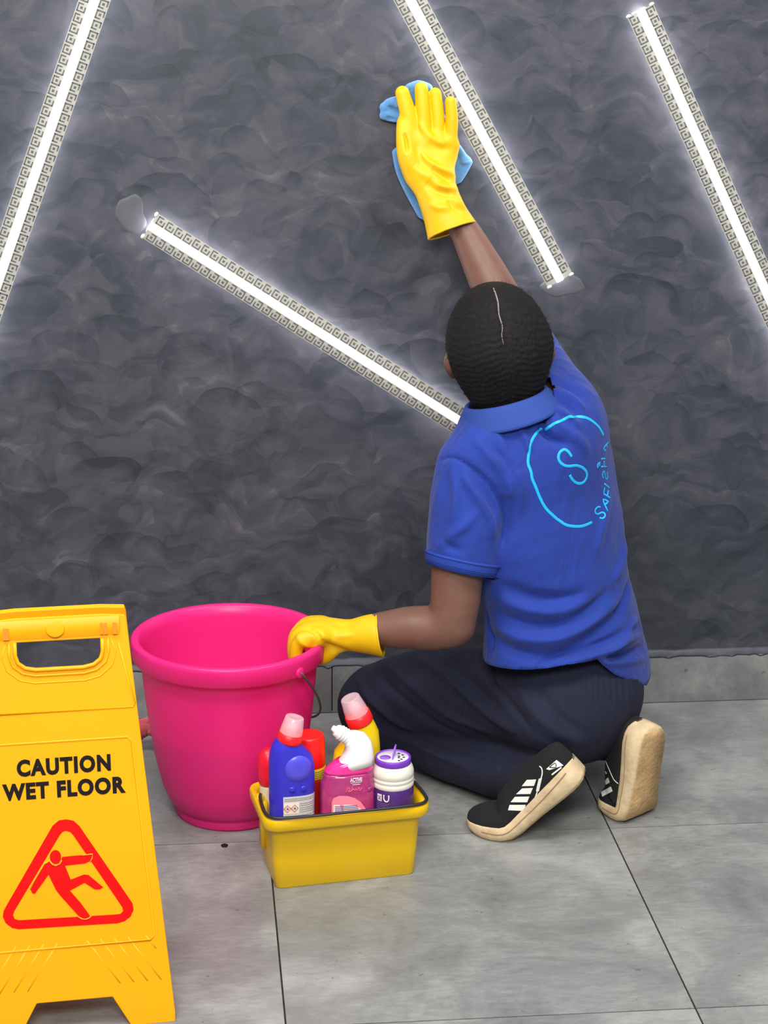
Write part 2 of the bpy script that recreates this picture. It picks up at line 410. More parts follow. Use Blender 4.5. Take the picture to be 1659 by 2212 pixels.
def light_strip(pa, pb, label, ends=(1, 1)):
    A, B = at(*pa, y=0.), at(*pb, y=0.)
    d = nrm(B-A); n = np.array((0, -1., 0)); s = np.cross(n, d); Ln = np.linalg.norm(B-A)
    root = empty('light_strip', (A+B)/2, label, 'light strip', 'diagonal light strips on the dark wall')
    C = (A+B)/2
    hw, hl = .0270, .0072
    for sg in (1, -1):
        # sloping perforated flange: thin at its outer edge, meeting the diffuser channel inside
        prof = [(hl+.0004, .0180), (hw, .0180), (hw, .0195), (hl+.0030, .0215), (hl+.0004, .0221)]
        R = [[q+s*sg*u_+n*v_ for u_, v_ in prof] for q in (A, B)]
        sharp(obj('flange', *rings(R), M_flange, root, smooth=False))
    # half-round glowing diffuser
    prof = [(hl*math.cos(a), .0215+.0055*math.sin(a)) for a in np.linspace(0, math.pi, 11)]
    prof = [(hl, .0185)]+prof+[(-hl, .0185)]
    R = [[q+s*u_+n*v_ for u_, v_ in prof] for q in (A, B)]
    obj('diffuser', *rings(R), M_led, root, label='glowing white diffuser')
    # added emitter behind the flanges; its sides throw the halo onto the wall
    prof = [(-.0125, -.001), (-.0125, .0178), (.0125, .0178), (.0125, -.001)]
    obj('halo_emitter', *rings([[q+s*u_+n*v_ for u_, v_ in prof] for q in (A, B)]), M_halo, root, smooth=False, label='added glowing core that lights a halo on the wall')
    pitch = .0195; k = int(Ln/pitch); st = (Ln-(k-1)*pitch)/2
    slope = math.atan2(.0022, hw-hl-.003)
    for sg in (1, -1):
        for i in range(k):
            q = A+d*(st+i*pitch)+s*sg*.0172+n*.0208
            o = bpy.data.objects.new('key_motif', KEY[0 if sg > 0 else 1]); COL.objects.link(o); o.parent = root
            e1 = d; e3 = nrm(n*math.cos(slope)+s*sg*math.sin(slope)); e2 = np.cross(e3, e1)
            m = Matrix.Identity(4)
            for r_ in range(3):
                m[r_][0], m[r_][1], m[r_][2], m[r_][3] = e1[r_], e2[r_], e3[r_], (q-C)[r_]
            o.matrix_local = m
    # lumps of white filler where the strip has been cut off
    rnd = random.Random(int(pa[0]*7+pb[1]))
    for e, q, dd in ((ends[0], A, -d), (ends[1], B, d)):
        if not e: continue
        for sg in (1, -1):
            c = q+s*sg*(hw-.003)+dd*.0005+n*.0190
            R = []
            for kk, ph in enumerate(np.linspace(-1.2, 1.2, 5)):
                rr = .0042*math.cos(ph)+.0005
                R.append([c+s*(math.sin(ph)*.0052)+(dd*math.cos(a)*rr*.7+n*math.sin(a)*rr*.7)*(1+.25*rnd.random()) for a in np.linspace(0, 2*math.pi, 8, endpoint=False)])
            obj('filler_lump', *rings(R), M_white, root)
    return root
light_strip((274, -200), (-74, 814), 'glowing light strip at the left edge leaning right, cut off by the frame', (0, 0))
light_strip((777, -200), (1206, 602), 'glowing light strip running down past the gloved hand, ending above the head', (0, 1))
light_strip((1378, 22), (1779, 919), 'glowing light strip at the right edge, its upper end in view', (1, 0))
light_strip((324, 484), (1035, 932), 'glowing light strip sloping down to the right behind the blue collar', (1, 0))
# pale patches of filler smoothed over old wiring holes at the strip ends
def wall_patch(px, py, rx, ry, seed):
    c = at(px, py, y=0.); rnd = random.Random(seed); ph = [rnd.random()*6.28 for _ in range(5)]
    R = []
    for k, h in ((1.0, -.0005), (.97, .0001), (.8, .0003), (.4, .0004)):
        R.append([(c[0]+rx*k*math.cos(a)*(1+.18*math.sin(2*a+ph[0])+.09*math.sin(5*a+ph[1])), -h, c[2]+ry*k*math.sin(a)*(1+.15*math.sin(3*a+ph[2]))) for a in np.linspace(0, 2*math.pi, 40, endpoint=False)])
    obj('filler_patch', *rings(R), M_patch, wall, label='smoother pale filler patch')
wall_patch(1215, 615, .037, .025, 3); wall_patch(283, 462, .030, .036, 5)

# ------------------------------------------------------------------ wet floor sign
M_sign = mat('yellow_sign_plastic', (250, 168, 0), .42, spec=.3, var=.03, vscale=8, bump=.02, bscale=300)
M_slot = mat('orange_slot_plastic', (236, 130, 0), .45)
M_black = mat('black_print', (20, 13, 14), .6, spec=.2, var=.25, vscale=150)
M_red = mat('red_print', (226, 0, 0), .6, spec=.2)
SAL = math.radians(5); STAU = math.radians(14)
S_e = np.array((math.cos(SAL), math.sin(SAL), 0)); S_n = np.array((-math.sin(SAL), math.cos(SAL), 0))
S_t = math.cos(STAU)*np.array((0, 0, 1.))+math.sin(STAU)*S_n
S_f = np.cross(S_e, S_t)                                   # points to the viewer
S_o = at(379, 2206, z=0.)
def on_panel(px, py):
    d = ray(px, py); k = ((S_o-CAM)@S_f)/(d@S_f); X = CAM+d*k-S_o
    return np.array((X@S_e, X@S_t))
uc = -.1415
sign = empty('wet_floor_sign', S_o+S_e*uc+S_n*.11, 'yellow folding wet floor sign with a red slipping figure triangle, at the left edge', 'floor sign')
def sym(P):      # mirror a right-hand outline about the panel's centre line
    return P+[(2*uc-a, b_) for a, b_ in P[::-1]]
outer = sym([(-.064, .0), (-.088, .0435), ])  # notch (right half), replaced below
half = [(uc+.0535, .0435), (uc+.078, .0), (0.0, .0), (0.0005, .012), (uc+.0965, .585), (uc+.0945, .592), (uc+.06, .5945)]
outer = half+[(2*uc-a, b_) for a, b_ in half[::-1]]
hl = on_panel(28, 1389); hr = on_panel(211, 1379)
hw2 = (hr[0]-hl[0])/2; hc = uc; ht = (hl[1]+hr[1])/2; hb = on_panel(130, 1441)[1]
hole = [(hc-hw2, ht), (hc-hw2, hb+.020), (hc-hw2+.003, hb+.010), (hc-hw2+.012, hb+.003), (hc-hw2+.026, hb), (hc+hw2-.026, hb), (hc+hw2-.012, hb+.003), (hc+hw2-.003, hb+.010), (hc+hw2, hb+.020), (hc+hw2, ht)]
def grow(P, d):
    c = np.mean(P, axis=0); out = []
    n = len(P)
    for i in range(n):
        a, b_, q = np.array(P[i-1]), np.array(P[i]), np.array(P[(i+1) % n])
        t1, t2 = nrm(b_-a), nrm(q-b_); nn = np.array((t1[1]+t2[1], -t1[0]-t2[0])); nn /= max(np.linalg.norm(nn), 1e-6)
        if nn@(b_-c) < 0: nn = -nn
        out.append(tuple(b_+nn*d))
    return out
S_th = .010
fp = sharp(obj('front_panel', *plate(outer, [hole], S_th, S_o-S_f*S_th, S_e, S_t), M_sign, sign, smooth=False)); bevel(fp, .0015, 2)
# back panel hinged at the top
S_t2 = math.cos(math.radians(8))*np.array((0, 0, 1.))-math.sin(math.radians(8))*S_n
top = S_o+S_t*.5945
S_o2 = top-S_t2*(top[2]/S_t2[2])+S_n*.012
hole2 = [(a, b_-.045) if b_ < ht-.001 else (a, b_-.004) for a, b_ in hole]
bp_ = sharp(obj('back_panel', *plate(outer, [hole2], S_th, S_o2, S_e, S_t2), M_sign, sign, smooth=False)); bevel(bp_, .0015, 2)
# raised panel fields
q = lambda px, py: on_panel(px, py)
k = uc
def strip_frame(P, wd, th, name, closed=True, mt=M_sign, r=.0016):
    W3 = [S_o+S_e*a+S_t*b_+S_f*th for a, b_ in P]
    return obj(name, *tube(W3, r, 8, cap=not closed, closed=closed), mt, sign)
# upper field edge, lower field edge: soft embossed beads
ul = [(k-.103, .458), (k+.100, .458), (k+.103, .462), (k+.0835, .553)]
fieldA = [(k-.0835, .553), (k-.1035, .463), (k-.101, .4595), (k+.101, .4595), (k+.1035, .463), (k+.0835, .553)]
strip_frame(fieldA, 0, -.0003, 'embossed_edge', False)
yb = on_panel(330, 2030)[1]; yt = on_panel(270, 1592)[1]
xr = on_panel(334, 2022)[0]; xt = on_panel(284, 1596)[0]
fieldB = [(xr-.006, yb), (xr, yb+.006), (xt, yt-.006), (xt-.006, yt)]
fieldB = fieldB+[(2*k-a, b_) for a, b_ in fieldB[::-1]]
strip_frame(fieldB, 0, -.0003, 'embossed_edge')
# flange lip round the hand hole (two stepped beads)
rim_ = [(hc-hw2-.003, ht+.001)]+grow(hole, .003)[1:-1]+[(hc+hw2+.003, ht+.001)]
R = []
for a, b_ in rim_:
    p = S_o+S_e*a+S_t*b_
    R.append([p+S_f*-.006, p+S_f*.0045, p+S_f*.0055+(S_e*np.sign(a-hc)*.0), p+S_f*.002])
lip = [np.array(S_o+S_e*a+S_t*b_+S_f*.001) for a, b_ in grow(hole, .0022)[1:-1]]
obj('handle_lip', *tube([S_o+S_e*(hc-hw2-.0022)+S_t*ht+S_f*.001]+lip+[S_o+S_e*(hc+hw2+.0022)+S_t*ht+S_f*.001], .0030, 10), M_sign, sign)
h2 = [(hc-hw2-.010, ht-.0)]+grow(hole, .0105)[1:-1]+[(hc+hw2+.010, ht)]
strip_frame(h2, 0, -.0002, 'handle_bead', False, r=.0022)
h3 = [(hc-hw2-.014, ht+.0)]+[(hc+(a-hc)*1.0, b_) for a, b_ in grow(hole, .021)[1:-1]]+[(hc+hw2+.014, ht)]
strip_frame(h3, 0, -.0004, 'handle_bead', False, r=.0013)
# grip bar across the top, slightly proud and rounded, with the worn boss in its middle
gb = []
for a in np.linspace(hc-.086, hc+.086, 9):
    p = S_o+S_e*a
    gb.append([p+S_t*(ht+.004)+S_f*.0005, p+S_t*(ht+.012)+S_f*.0035, p+S_t*(ht+.022)+S_f*.0045, p+S_t*(ht+.031)+S_f*.002, p+S_t*(ht+.032)-S_f*.004, p+S_t*(ht+.004)-S_f*.004])
sharp(obj('grip_bar', *rings(gb), M_sign, sign), 50)
boss = [S_o+S_e*(hc-.004)+S_t*(ht+.017)+S_f*z_ for z_ in (.002, .0054, .0058)]
R = [[c+r_*(S_e*math.cos(a)+S_t*math.sin(a)*.9) for a in np.linspace(0, 2*math.pi, 28, endpoint=False)] for c, r_ in zip(boss, (.0135, .0132, .0118))]
obj('grip_boss', *rings(R), M_sign, sign)
for px0, px1, py0, py1 in ((7, 19, 1357, 1383), (216, 222, 1345, 1369), (225, 231, 1345, 1369), (243, 252, 1344, 1369)):
    a, b_ = on_panel((px0+px1)/2, (py0+py1)/2)
    wd = (px1-px0)/1500.; 
    obj('slot', *box(S_o+S_e*a+S_t*b_+S_f*.0035, (wd, .0165, .003), S_e, S_t, S_f), M_slot, sign, smooth=False)
# lettering
c0 = on_panel(37, 1680); c1 = on_panel(240, 1668); ctop = on_panel(138, 1636)[1]
obj('lettering', *solid_text('CAUTION', .05, .0006, S_o+S_e*(c0[0]+c1[0])/2+S_t*(on_panel(138, 1672)[1]), S_e, S_t, bold=.0026, space=1.16, box_w=c1[0]-c0[0], box_h=.0245), M_black, sign, smooth=False)
w0 = on_panel(6, 1731); w1 = on_panel(272, 1713)
obj('lettering', *solid_text('WET FLOOR', .05, .0006, S_o+S_e*(w0[0]+w1[0])/2+S_t*(on_panel(140, 1722)[1]), S_e, S_t, bold=.0026, space=1.14, box_w=w1[0]-w0[0], box_h=.0245), M_black, sign, smooth=False)
# red triangle and slipping figure, outlines taken on the panel itself
def P_(L, s=3.615, ox=0, oy=1600): return [tuple(on_panel(ox+a/s, oy+b_/s)) for a, b_ in L]
def smooth2(L, k_=4): return [tuple(p) for p in smooth_poly([(a, b_, 0) for a, b_ in L], k_, True)[:, :2]]
tri_o = [(520, 614), (575, 625), (622, 668), (660, 725), (1005, 1225), (1035, 1270), (1043, 1320), (1020, 1372), (975, 1408), (920, 1425), (150, 1472), (95, 1462), (45, 1425), (22, 1375), (28, 1330), (55, 1280), (410, 665), (460, 622)]
tri_i = [(515, 703), (550, 714), (575, 742), (955, 1300), (962, 1330), (940, 1352), (905, 1357), (150, 1402), (115, 1392), (102, 1362), (112, 1330), (465, 740), (488, 712)]
obj('triangle', *plate(P_(tri_o), [P_(tri_i)], .0005, S_o, S_e, S_t), M_red, sign, smooth=False)
fig = [(486, 908), (560, 900), (660, 892), (716, 888), (716, 915), (700, 940), (665, 957), (600, 964), (507, 975), (552, 1085), (655, 1045), (690, 1048), (805, 1143), (780, 1160), (740, 1160), (660, 1108), (545, 1170), (625, 1260), (705, 1370), (665, 1392), (625, 1380), (470, 1208), (437, 1165), (379, 1046), (272, 1195), (250, 1188), (240, 1158), (260, 1115), (350, 965), (382, 942), (405, 965), (435, 972), (468, 950)]
obj('slipping_figure', *plate(P_(fig), [], .0009, S_o, S_e, S_t), M_red, sign, smooth=False)
hd = [(433+44*math.cos(a), 908+54*math.sin(a)) for a in np.linspace(0, 2*math.pi, 28, endpoint=False)]
obj('figure_head', *plate(P_(hd), [], .0009, S_o, S_e, S_t), M_red, sign, smooth=False)
# yellow outline that separates the figure from the triangle
M_hair = mat('yellow_keyline', (250, 168, 0), .5)
for L in ([(236, 1160), (258, 1108), (345, 962), (384, 938)], [(388, 940), (410, 966), (435, 975), (468, 960), (482, 930)], [(640, 894), (722, 884), (720, 915), (704, 945)], [(608, 1372), (640, 1391), (668, 1394), (695, 1384), (712, 1368)]):
    obj('keyline', *tube([S_o+S_e*a+S_t*b_+S_f*.0010 for a, b_ in P_(L)], .0009, 5), M_hair, sign)
# slanted anti-slip ribs near the feet
for i in range(6):
    a0 = k+.020+i*.0195
    L_ = [(a0, .128), (a0+.045-.004*i*0, .062)] if i < 5 else [(k+.104, .128), (k+.118, .108)]
    for sg in (1, -1):
        pts = [S_o+S_e*(k+sg*(x-k))+S_t*y_-S_f*.0035 for x, y_ in ((L_[0]), ((L_[0][0]+L_[1][0])/2, (L_[0][1]+L_[1][1])/2), L_[1])]
        if abs(pts[-1]@S_e-(S_o+S_e*k)@S_e) > .134: continue
        obj('rib', *tube(pts, [.0038]*3, 8), M_sign, sign)

# ------------------------------------------------------------------ bucket
def bucket_material():
    m = bpy.data.materials.new('translucent_pink_plastic'); m.use_nodes = True; nt = m.node_tree; L = nt.links.new
    b = nt.nodes['Principled BSDF']; c = lin((255, 48, 148)); b.inputs['Base Color'].default_value = c
    b.inputs['Roughness'].default_value = .36
    tr = N(nt, 'ShaderNodeBsdfTranslucent', Color=lin((255, 60, 150)))
    mx = N(nt, 'ShaderNodeMixShader', Fac=.25); tp = N(nt, 'ShaderNodeBsdfTransparent', Color=lin((255, 120, 190))); mx2 = N(nt, 'ShaderNodeMixShader', Fac=.15)
    tc = N(nt, 'ShaderNodeTexCoord'); n = N(nt, 'ShaderNodeTexNoise', Scale=9., Detail=4.); L(tc.outputs['Object'], n.inputs['Vector'])
    bp = N(nt, 'ShaderNodeBump', Strength=.15, Distance=.004); L(n.outputs['Fac'], bp.inputs['Height']); L(bp.outputs['Normal'], b.inputs['Normal'])
    L(b.outputs[0], mx.inputs[1]); L(tr.outputs[0], mx.inputs[2]); L(mx.outputs[0], mx2.inputs[1]); L(tp.outputs[0], mx2.inputs[2]); L(mx2.outputs[0], nt.nodes['Material Output'].inputs['Surface'])
    return m
M_pink = bucket_material()
BC = np.array((-.060, -.436, 0.))
bucket = empty('bucket', BC, 'large round pink plastic bucket on the floor, left of the kneeling person', 'bucket')
prof_o = [(.085, .004), (.098, .0), (.1005, .004), (.0985, .013), (.0975, .016), (.1035, .020), (.1135, .034), (.1225, .058), (.130, .091), (.1362, .121), (.1405, .152), (.1452, .187), (.149, .221), (.1525, .258), (.1545, .292), (.158, .2945), (.1665, .294), (.1695, .297), (.1715, .322), (.1710, .3275), (.1685, .330), (.160, .330), (.1565, .3275), (.1525, .310), (.1515, .287), (.1495, .255), (.146, .22), (.142, .187), (.137, .150), (.1265, .09), (.119, .058), (.110, .036), (.099, .024), (.05, .018), (.002, .018)]
body = obj('bucket_body', *lathe(BC, prof_o, 96), M_pink, bucket)
# water standing in the lower half
M_water = mat('cloudy_water', (150, 70, 116), .3, spec=.5)
wl = .163
tag(obj('bucket_water', *lathe(BC, [(.04, .0195), (.098, .026), (.1085, .038), (.118, .060), (.1255, .0915), (.1385, wl), (.08, wl), (.002, wl)], 72), M_water, base=BC+np.array((0, 0, .02))), 'cloudy water half filling the pink bucket', 'water')
M_wire = mat('grey_wire', (112, 104, 100), .4, metal=.7)
p1 = np.array((.117, -.124, .303)); cdir = nrm((p1[0], p1[1], 0)); pd = np.array((-cdir[1], cdir[0], 0))
beta = math.radians(49)
rw = .1735
pts = [BC+np.array((0, 0, .303))+rw*(cdir*math.cos(t)+(pd*math.cos(beta)+np.array((0, 0, -math.sin(beta))))*math.sin(t)*1.25) for t in np.linspace(0, math.pi, 40)]
pts = [pts[0]-cdir*.012]+pts+[pts[-1]+cdir*.012]
obj('wire_handle', *tube(pts, .0021, 8), M_wire, bucket, label='grey wire handle hanging down')
for sg in (1, -1):
    c = BC+cdir*sg*.167+np.array((0, 0, .303))
    obj('handle_ear', *lathe(c, [(.0095, -.002), (.0095, .005), (.0075, .0065), (.002, .0068)], 20, axis=cdir*sg), M_pink, bucket)

# ------------------------------------------------------------------ caddy
M_cad = mat('yellow_caddy_plastic', (236, 190, 0), .33, var=.03, vscale=6, bump=.03, bscale=180)
M_bar = mat('black_plastic', (34, 35, 40), .42)
K1 = np.array((math.cos(math.radians(8.5)), math.sin(math.radians(8.5)), 0)); K2 = np.array((-K1[1], K1[0], 0))
KC = np.array((.1135, -.681, 0))
caddy = empty('cleaning_caddy', KC, 'yellow plastic caddy full of cleaning bottles, in front of the bucket', 'caddy')
def rrect_ring(hx, hy, r, z, c=KC, n=5, dx=0.):
    return [c+K1*(a+dx)+K2*b_+np.array((0, 0, z)) for a, b_ in round_rect(-hx, -hy, hx, hy, r, n)]
R = [rrect_ring(hx, hy, r, z) for hx, hy, r, z in (
    (.112, .052, .008, .0015), (.1165, .0565, .011, .0), (.1185, .0585, .012, .003), (.122, .062, .014, .05), (.1262, .0665, .016, .113),
    (.1275, .068, .017, .1145), (.1375, .078, .024, .1125), (.1395, .080, .025, .1155), (.1405, .081, .026, .1285), (.139, .0795, .025, .132), (.133, .0735, .021, .132),
    (.1268, .0672, .016, .1265), (.1242, .0648, .015, .110), (.1202, .0602, .013, .05), (.1168, .0568, .011, .006), (.05, .03, .011, .006))]
cb = obj('tub', *rings(R), M_cad, caddy); sharp(cb, 60)
# carrying handle: black bail folded down round the rim
hz = .1365
L_ = [(-.1285, .020), (-.132, .0), (-.1345, -.045), (-.129, -.068), (-.108, -.0785), (-.05, -.0835), (.0, -.0845), (.06, -.0835), (.112, -.0785), (.132, -.068), (.137, -.045), (.134, .0), (.131, .020)]
P3 = smooth_poly([KC+K1*a+K2*b_+np.array((0, 0, hz+.002*(1-abs(a)/.13))) for a, b_ in L_], 6)
obj('folded_handle', *tube(P3, .0030, 8, flat=.8), M_bar, caddy, label='black folding handle lying on the rim')
for sg in (1, -1):
    c = KC+K1*sg*.130+K2*.020+np.array((0, 0, .128))
    obj('handle_hinge', *merge(lathe(c-K1*.006*sg, [(.009, 0), (.009, .010), (.007, .012)], 18, axis=K1*sg), tube([c, c+np.array((0, 0, .010))], .0035, 8)), M_cad, caddy)
    c2 = KC+K1*sg*.124
    obj('inner_gusset', *box(c2+K2*.020+np.array((0, 0, .085)), (.010, .024, .085), K1, K2), M_cad, caddy)

# ------------------------------------------------------------------ bottles
def sup(c, a, b_, e1, e2, p=2.6, n=36):
    out = []
    for t in np.linspace(0, 2*math.pi, n, endpoint=False):
        x, y_ = math.cos(t), math.sin(t)
        out.append(c+e1*a*math.copysign(abs(x)**(2/p), x)+e2*b_*math.copysign(abs(y_)**(2/p), y_))
    return out
Z = np.array((0, 0, 1.))
def duck_bottle(base, e1, st, n=36):
    """stations: (shift along e1, height, half width, half depth, squareness, tilt in degrees)"""
    e2 = np.cross(Z, e1); R = []
    for dx, h, a, b_, p, tl in st:
        t = math.radians(tl); f1 = e1*math.cos(t)-Z*math.sin(t)
        R.append(sup(base+e1*dx+Z*h, a, b_, f1, e2, p, n))
    return rings(R)
def ribbon(e1, e2, base, st_fn, x0, x1, z0, z1, off, nx=14, nz=6):
    """patch lying on the viewer's side of a bottle: st_fn(z) -> (shift, a, b, p)"""
    V, F = [], []
    for j in range(nz+1):
        z = z0+(z1-z0)*j/nz; dx, a, b_, p = st_fn(z)
        for i in range(nx+1):
            xx = x0+(x1-x0)*i/nx
            u_ = min(abs((xx-dx)/a), .999)
            y_ = b_*(1-u_**p)**(1/p)
            V.append(base+e1*xx-e2*(y_+off)+Z*z)
    for j in range(nz):
        for i in range(nx):
            F.append((j*(nx+1)+i, j*(nx+1)+i+1, (j+1)*(nx+1)+i+1, (j+1)*(nx+1)+i))
    return V, F
def interp_st(st):
    h = [s[1] for s in st]
    def f(z): return tuple(np.interp(z, h, [s[i] for s in st]) for i in (0, 2, 3, 4))
    return f
M_clear = mat('clear_cap', (255, 226, 232), .12, trans=0., alpha=.42, coat=.4)
M_redcap = mat('red_cap_plastic', (250, 30, 34), .4)
def cap(root, c, ax, r, hr_, hc_):
    """red collar with a clear fluted measuring cap over an inner spout"""
    obj('cap_collar', *lathe(c, [(r*1.02, -.003), (r*1.10, .0), (r*1.06, hr_), (r*.95, hr_+.001)], 32, axis=ax), M_redcap, root, label='red cap collar')
    obj('spout', *lathe(c+nrm(ax)*hr_, [(r*.55, 0), (r*.50, hc_*.5), (r*.3, hc_*.62), (r*.2, hc_*.66)], 20, axis=ax), mat('pink_spout', (255, 150, 160), .4), root)
    obj('clear_cap', *lathe(c+nrm(ax)*hr_, [(r*1.0, 0), (r*.96, hc_*.3), (r*.80, hc_*.96), (r*.74, hc_), (r*.60, hc_*.99), (r*.2, hc_*.97)], 40, axis=ax, cap0=False), M_clear, root, label='clear cap')
def stripes(root, e1, e2, base, fn, rows, m, off, h=.0011):
    for (x0, x1, z) in rows:
        obj('print_line', *ribbon(e1, e2, base, fn, x0, x1, z, z+h, off, 8, 1), m, root)
zb = .0065
# --- blue toilet cleaner, front left
b0 = at(630, 1700, y=-.710); b0[2] = zb
eb = nrm((.985, .12, 0)); eb2 = np.cross(Z, eb)
r1 = empty('cleaner_bottle', b0, 'blue cleaner bottle with red collar and clear cap, at the left front of the caddy', 'bottle', 'cleaning bottles in the caddy')
M_blue = mat('blue_bottle_plastic', (52, 48, 196), .34)
stb = [(0, 0, .034, .020, 3, 0), (0, .004, .0350, .023, 3, 0), (0, .10, .0370, .0235, 3, 0), (0, .165, .0375, .0235, 2.8, 0), (0, .200, .0372, .0230, 2.7, 3), (-.0005, .215, .0355, .0222, 2.5, 9), (-.002, .227, .0300, .0205, 2.3, 15), (-.0035, .2355, .0225, .0188, 2.1, 18), (-.0035, .240, .0195, .0180, 2, 18)]
obj('bottle_body', *duck_bottle(b0, eb, stb), M_blue, r1)
cap(r1, b0+eb*-.0035+Z*.238, nrm(eb*.24+Z), .0192, .013, .029)
fb = interp_st(stb)
M_blue2 = mat('blue_grip_plastic', (84, 80, 222), .3)
# oval thumb rest and two dimples
V, F = [], []
R = []
for kk, o_ in ((1., -.0006), (.96, .0008), (.5, .0014), (.05, .0015)):
    rr_ = []
    for a in np.linspace(0, 2*math.pi, 32, endpoint=False):
        x = .0075+.0225*kk*math.cos(a); z = .196+.0225*kk*math.sin(a); dx, aa, bb, pp = fb(z)
        y_ = bb*(1-min(abs((x-dx)/aa), .999)**pp)**(1/pp); rr_.append(b0+eb*x-eb2*(y_+o_)+Z*z)
    R.append(rr_)
obj('thumb_rest', *rings(R, cap0=False), M_blue2, r1)
for x in (-.003, .016):
    R = []
    for kk, o_ in ((1., -.0004), (.9, .0010), (.4, .0014)):
        R.append([b0+eb*(x+.0055*kk*math.cos(a))-eb2*(fb(.158)[2]*(1-min(abs((x+.0055*kk*math.cos(a))/fb(.158)[1]), .99)**2.8)**(1/2.8)+o_)+Z*(.160+.0055*kk*math.sin(a)) for a in np.linspace(0, 2*math.pi, 16, endpoint=False)])
    obj('dimple', *rings(R, cap0=False), M_blue, r1)
M_lab = mat('grey_label', (206, 206, 210), .5, var=.1, vscale=400)
obj('label', *ribbon(eb, eb2, b0, fb, -.018, .0364, .03, .1485, .0005, 18, 8), M_lab, r1, label='pale grey printed label')
obj('label_panel', *ribbon(eb, eb2, b0, fb, -.017, .008, .118, .138, .0008, 12, 2), mat('cream_label', (240, 232, 224), .5), r1)
M_dia = mat('red_diamond_print', (190, 84, 60), .5); M_ink = mat('grey_ink', (96, 98, 112), .6)
for cx in (-.0115, .0005):
    q4 = [b0+eb*(cx+dx_)-eb2*(fb(.128)[2]*(1-abs(cx/.0375)**3)**(1/3)+.0014)+Z*(.128+dz_) for dx_, dz_ in ((.0058, 0), (0, .0062), (-.0058, 0), (0, -.0062))]
    obj('hazard_diamond', *tube(q4, .00055, 5, closed=True), M_dia, r1)
    obj('hazard_mark', *box(b0+eb*(cx+.0004)-eb2*(fb(.128)[2]*(1-abs(cx/.0375)**3)**(1/3)+.0012)+Z*.1275, (.0028, .0005, .0030), eb, eb2), M_ink, r1, smooth=False)
stripes(r1, eb, eb2, b0, fb, [(.009, .034, z) for z in (.131, .1345)]+[(-.016, .034, .144), (-.016, .034, .141), (-.016, .034, .114), (-.016, .034, .110), (-.016, .034, .106)]+[(.009, .034, .120), (.009, .034, .1235), (.009, .034, .127)], M_ink, .0010, .0007)
# --- red and yellow aerosol behind it
b1 = at(669, 1660, y=-.660); b1[2] = zb
r2 = empty('aerosol_can', b1, 'red aerosol can with a yellow striped band and red cap, behind the blue bottle', 'spray can', 'cleaning bottles in the caddy')
M_can = mat('red_can_print', (196, 28, 26), .35, bump=.05, bscale=80)
obj('can_body', *lathe(b1, [(.024, 0), (.0262, .002), (.0262, .150), (.0255, .153)], 40), M_can, r2)
obj('striped_band', *lathe(b1, [(.0263, .1535), (.0265, .154), (.0265, .172), (.0262, .1725)], 40), mat('yellow_band', (236, 208, 20), .4), r2, label='yellow striped band')
for z in (.1565, .1600, .1635, .1670):
    obj('band_stripe', *lathe(b1, [(.0266, z), (.02675, z+.0002), (.02675, z+.0009), (.0266, z+.0011)], 40, cap0=False, cap1=False), M_ink, r2)
obj('can_cap', *lathe(b1, [(.0262, .1728), (.0264, .174), (.0246, .222), (.0236, .2255), (.0225, .2262), (.019, .2255), (.004, .2250)], 40), mat('bright_red_cap', (255, 28, 24), .36), r2, label='bright red plastic cap')
for z in np.arange(.094, .150, .0045):
    obj('print_line', *lathe(b1, [(.0262, z), (.02635, z), (.02635, z+.0006), (.0262, z+.0006)], 40, cap0=False, cap1=False), mat('dark_red_ink', (150, 20, 20), .5), r2)
# --- red topped cream bottle squeezed in at the left
b2 = KC+K1*-.0955+K2*.034; b2[2] = zb; ax2 = nrm((-.085, .0, 1))
r3 = empty('cream_bottle', b2, 'cream bottle with a round red top, half hidden at the far left of the caddy', 'bottle', 'cleaning bottles in the caddy')
obj('bottle_body', *lathe(b2, [(.018, 0), (.020, .003), (.0205, .06), (.0205, .125), (.0195, .138), (.018, .143)], 36, axis=ax2), mat('cream_bottle', (224, 206, 176), .4, var=.1, vscale=90), r3)
obj('bottle_top', *lathe(b2, [(.019, .1425), (.0202, .145), (.0205, .160), (.0190, .180), (.0150, .196), (.008, .204), (.002, .2055)], 36, axis=ax2), mat('crimson_top', (236, 20, 48), .36), r3, label='domed red top')
obj('hazard_diamond', *tube([b2+nrm((-.5, -.85, 0))*.0212+np.array(d_) for d_ in ((.004, 0, .117), (0, 0, .123), (-.004, 0, .117), (0, 0, .111))], .0006, 5, closed=True), M_dia, r3)
stripes(r3, np.array((1., 0, 0)), np.array((0, 1., 0)), b2, lambda z: (0, .0205, .0205, 2), [(-.018, .01, z) for z in (.098, .094, .090, .086)], M_ink, .0006, .0008)
# --- yellow bottle, back middle
b3 = at(770, 1690, y=-.648); b3[2] = zb
r4 = empty('bleach_bottle', b3, 'tall yellow bottle with red collar and clear cap, at the back of the caddy', 'bottle', 'cleaning bottles in the caddy')
M_yb = mat('yellow_bottle_plastic', (232, 200, 4), .34)
sty = [(0, 0, .037, .022, 3, 0), (0, .004, .0405, .0245, 3, 0), (0, .11, .0405, .0245, 3, 0), (0, .172, .0402, .0243, 2.8, 0), (.001, .195, .0385, .0235, 2.6, -8), (.0055, .214, .033, .022, 2.4, -18), (.0075, .229, .025, .020, 2.2, -24), (.0075, .240, .0195, .0185, 2, -25), (.0068, .243, .0185, .0175, 2, -25)]
obj('bottle_body', *duck_bottle(b3, K1, sty), M_yb, r4)
fy = interp_st(sty)
cap(r4, b3+K1*.0065+Z*.241, nrm(-K1*.42+Z), .0205, .016, .032)
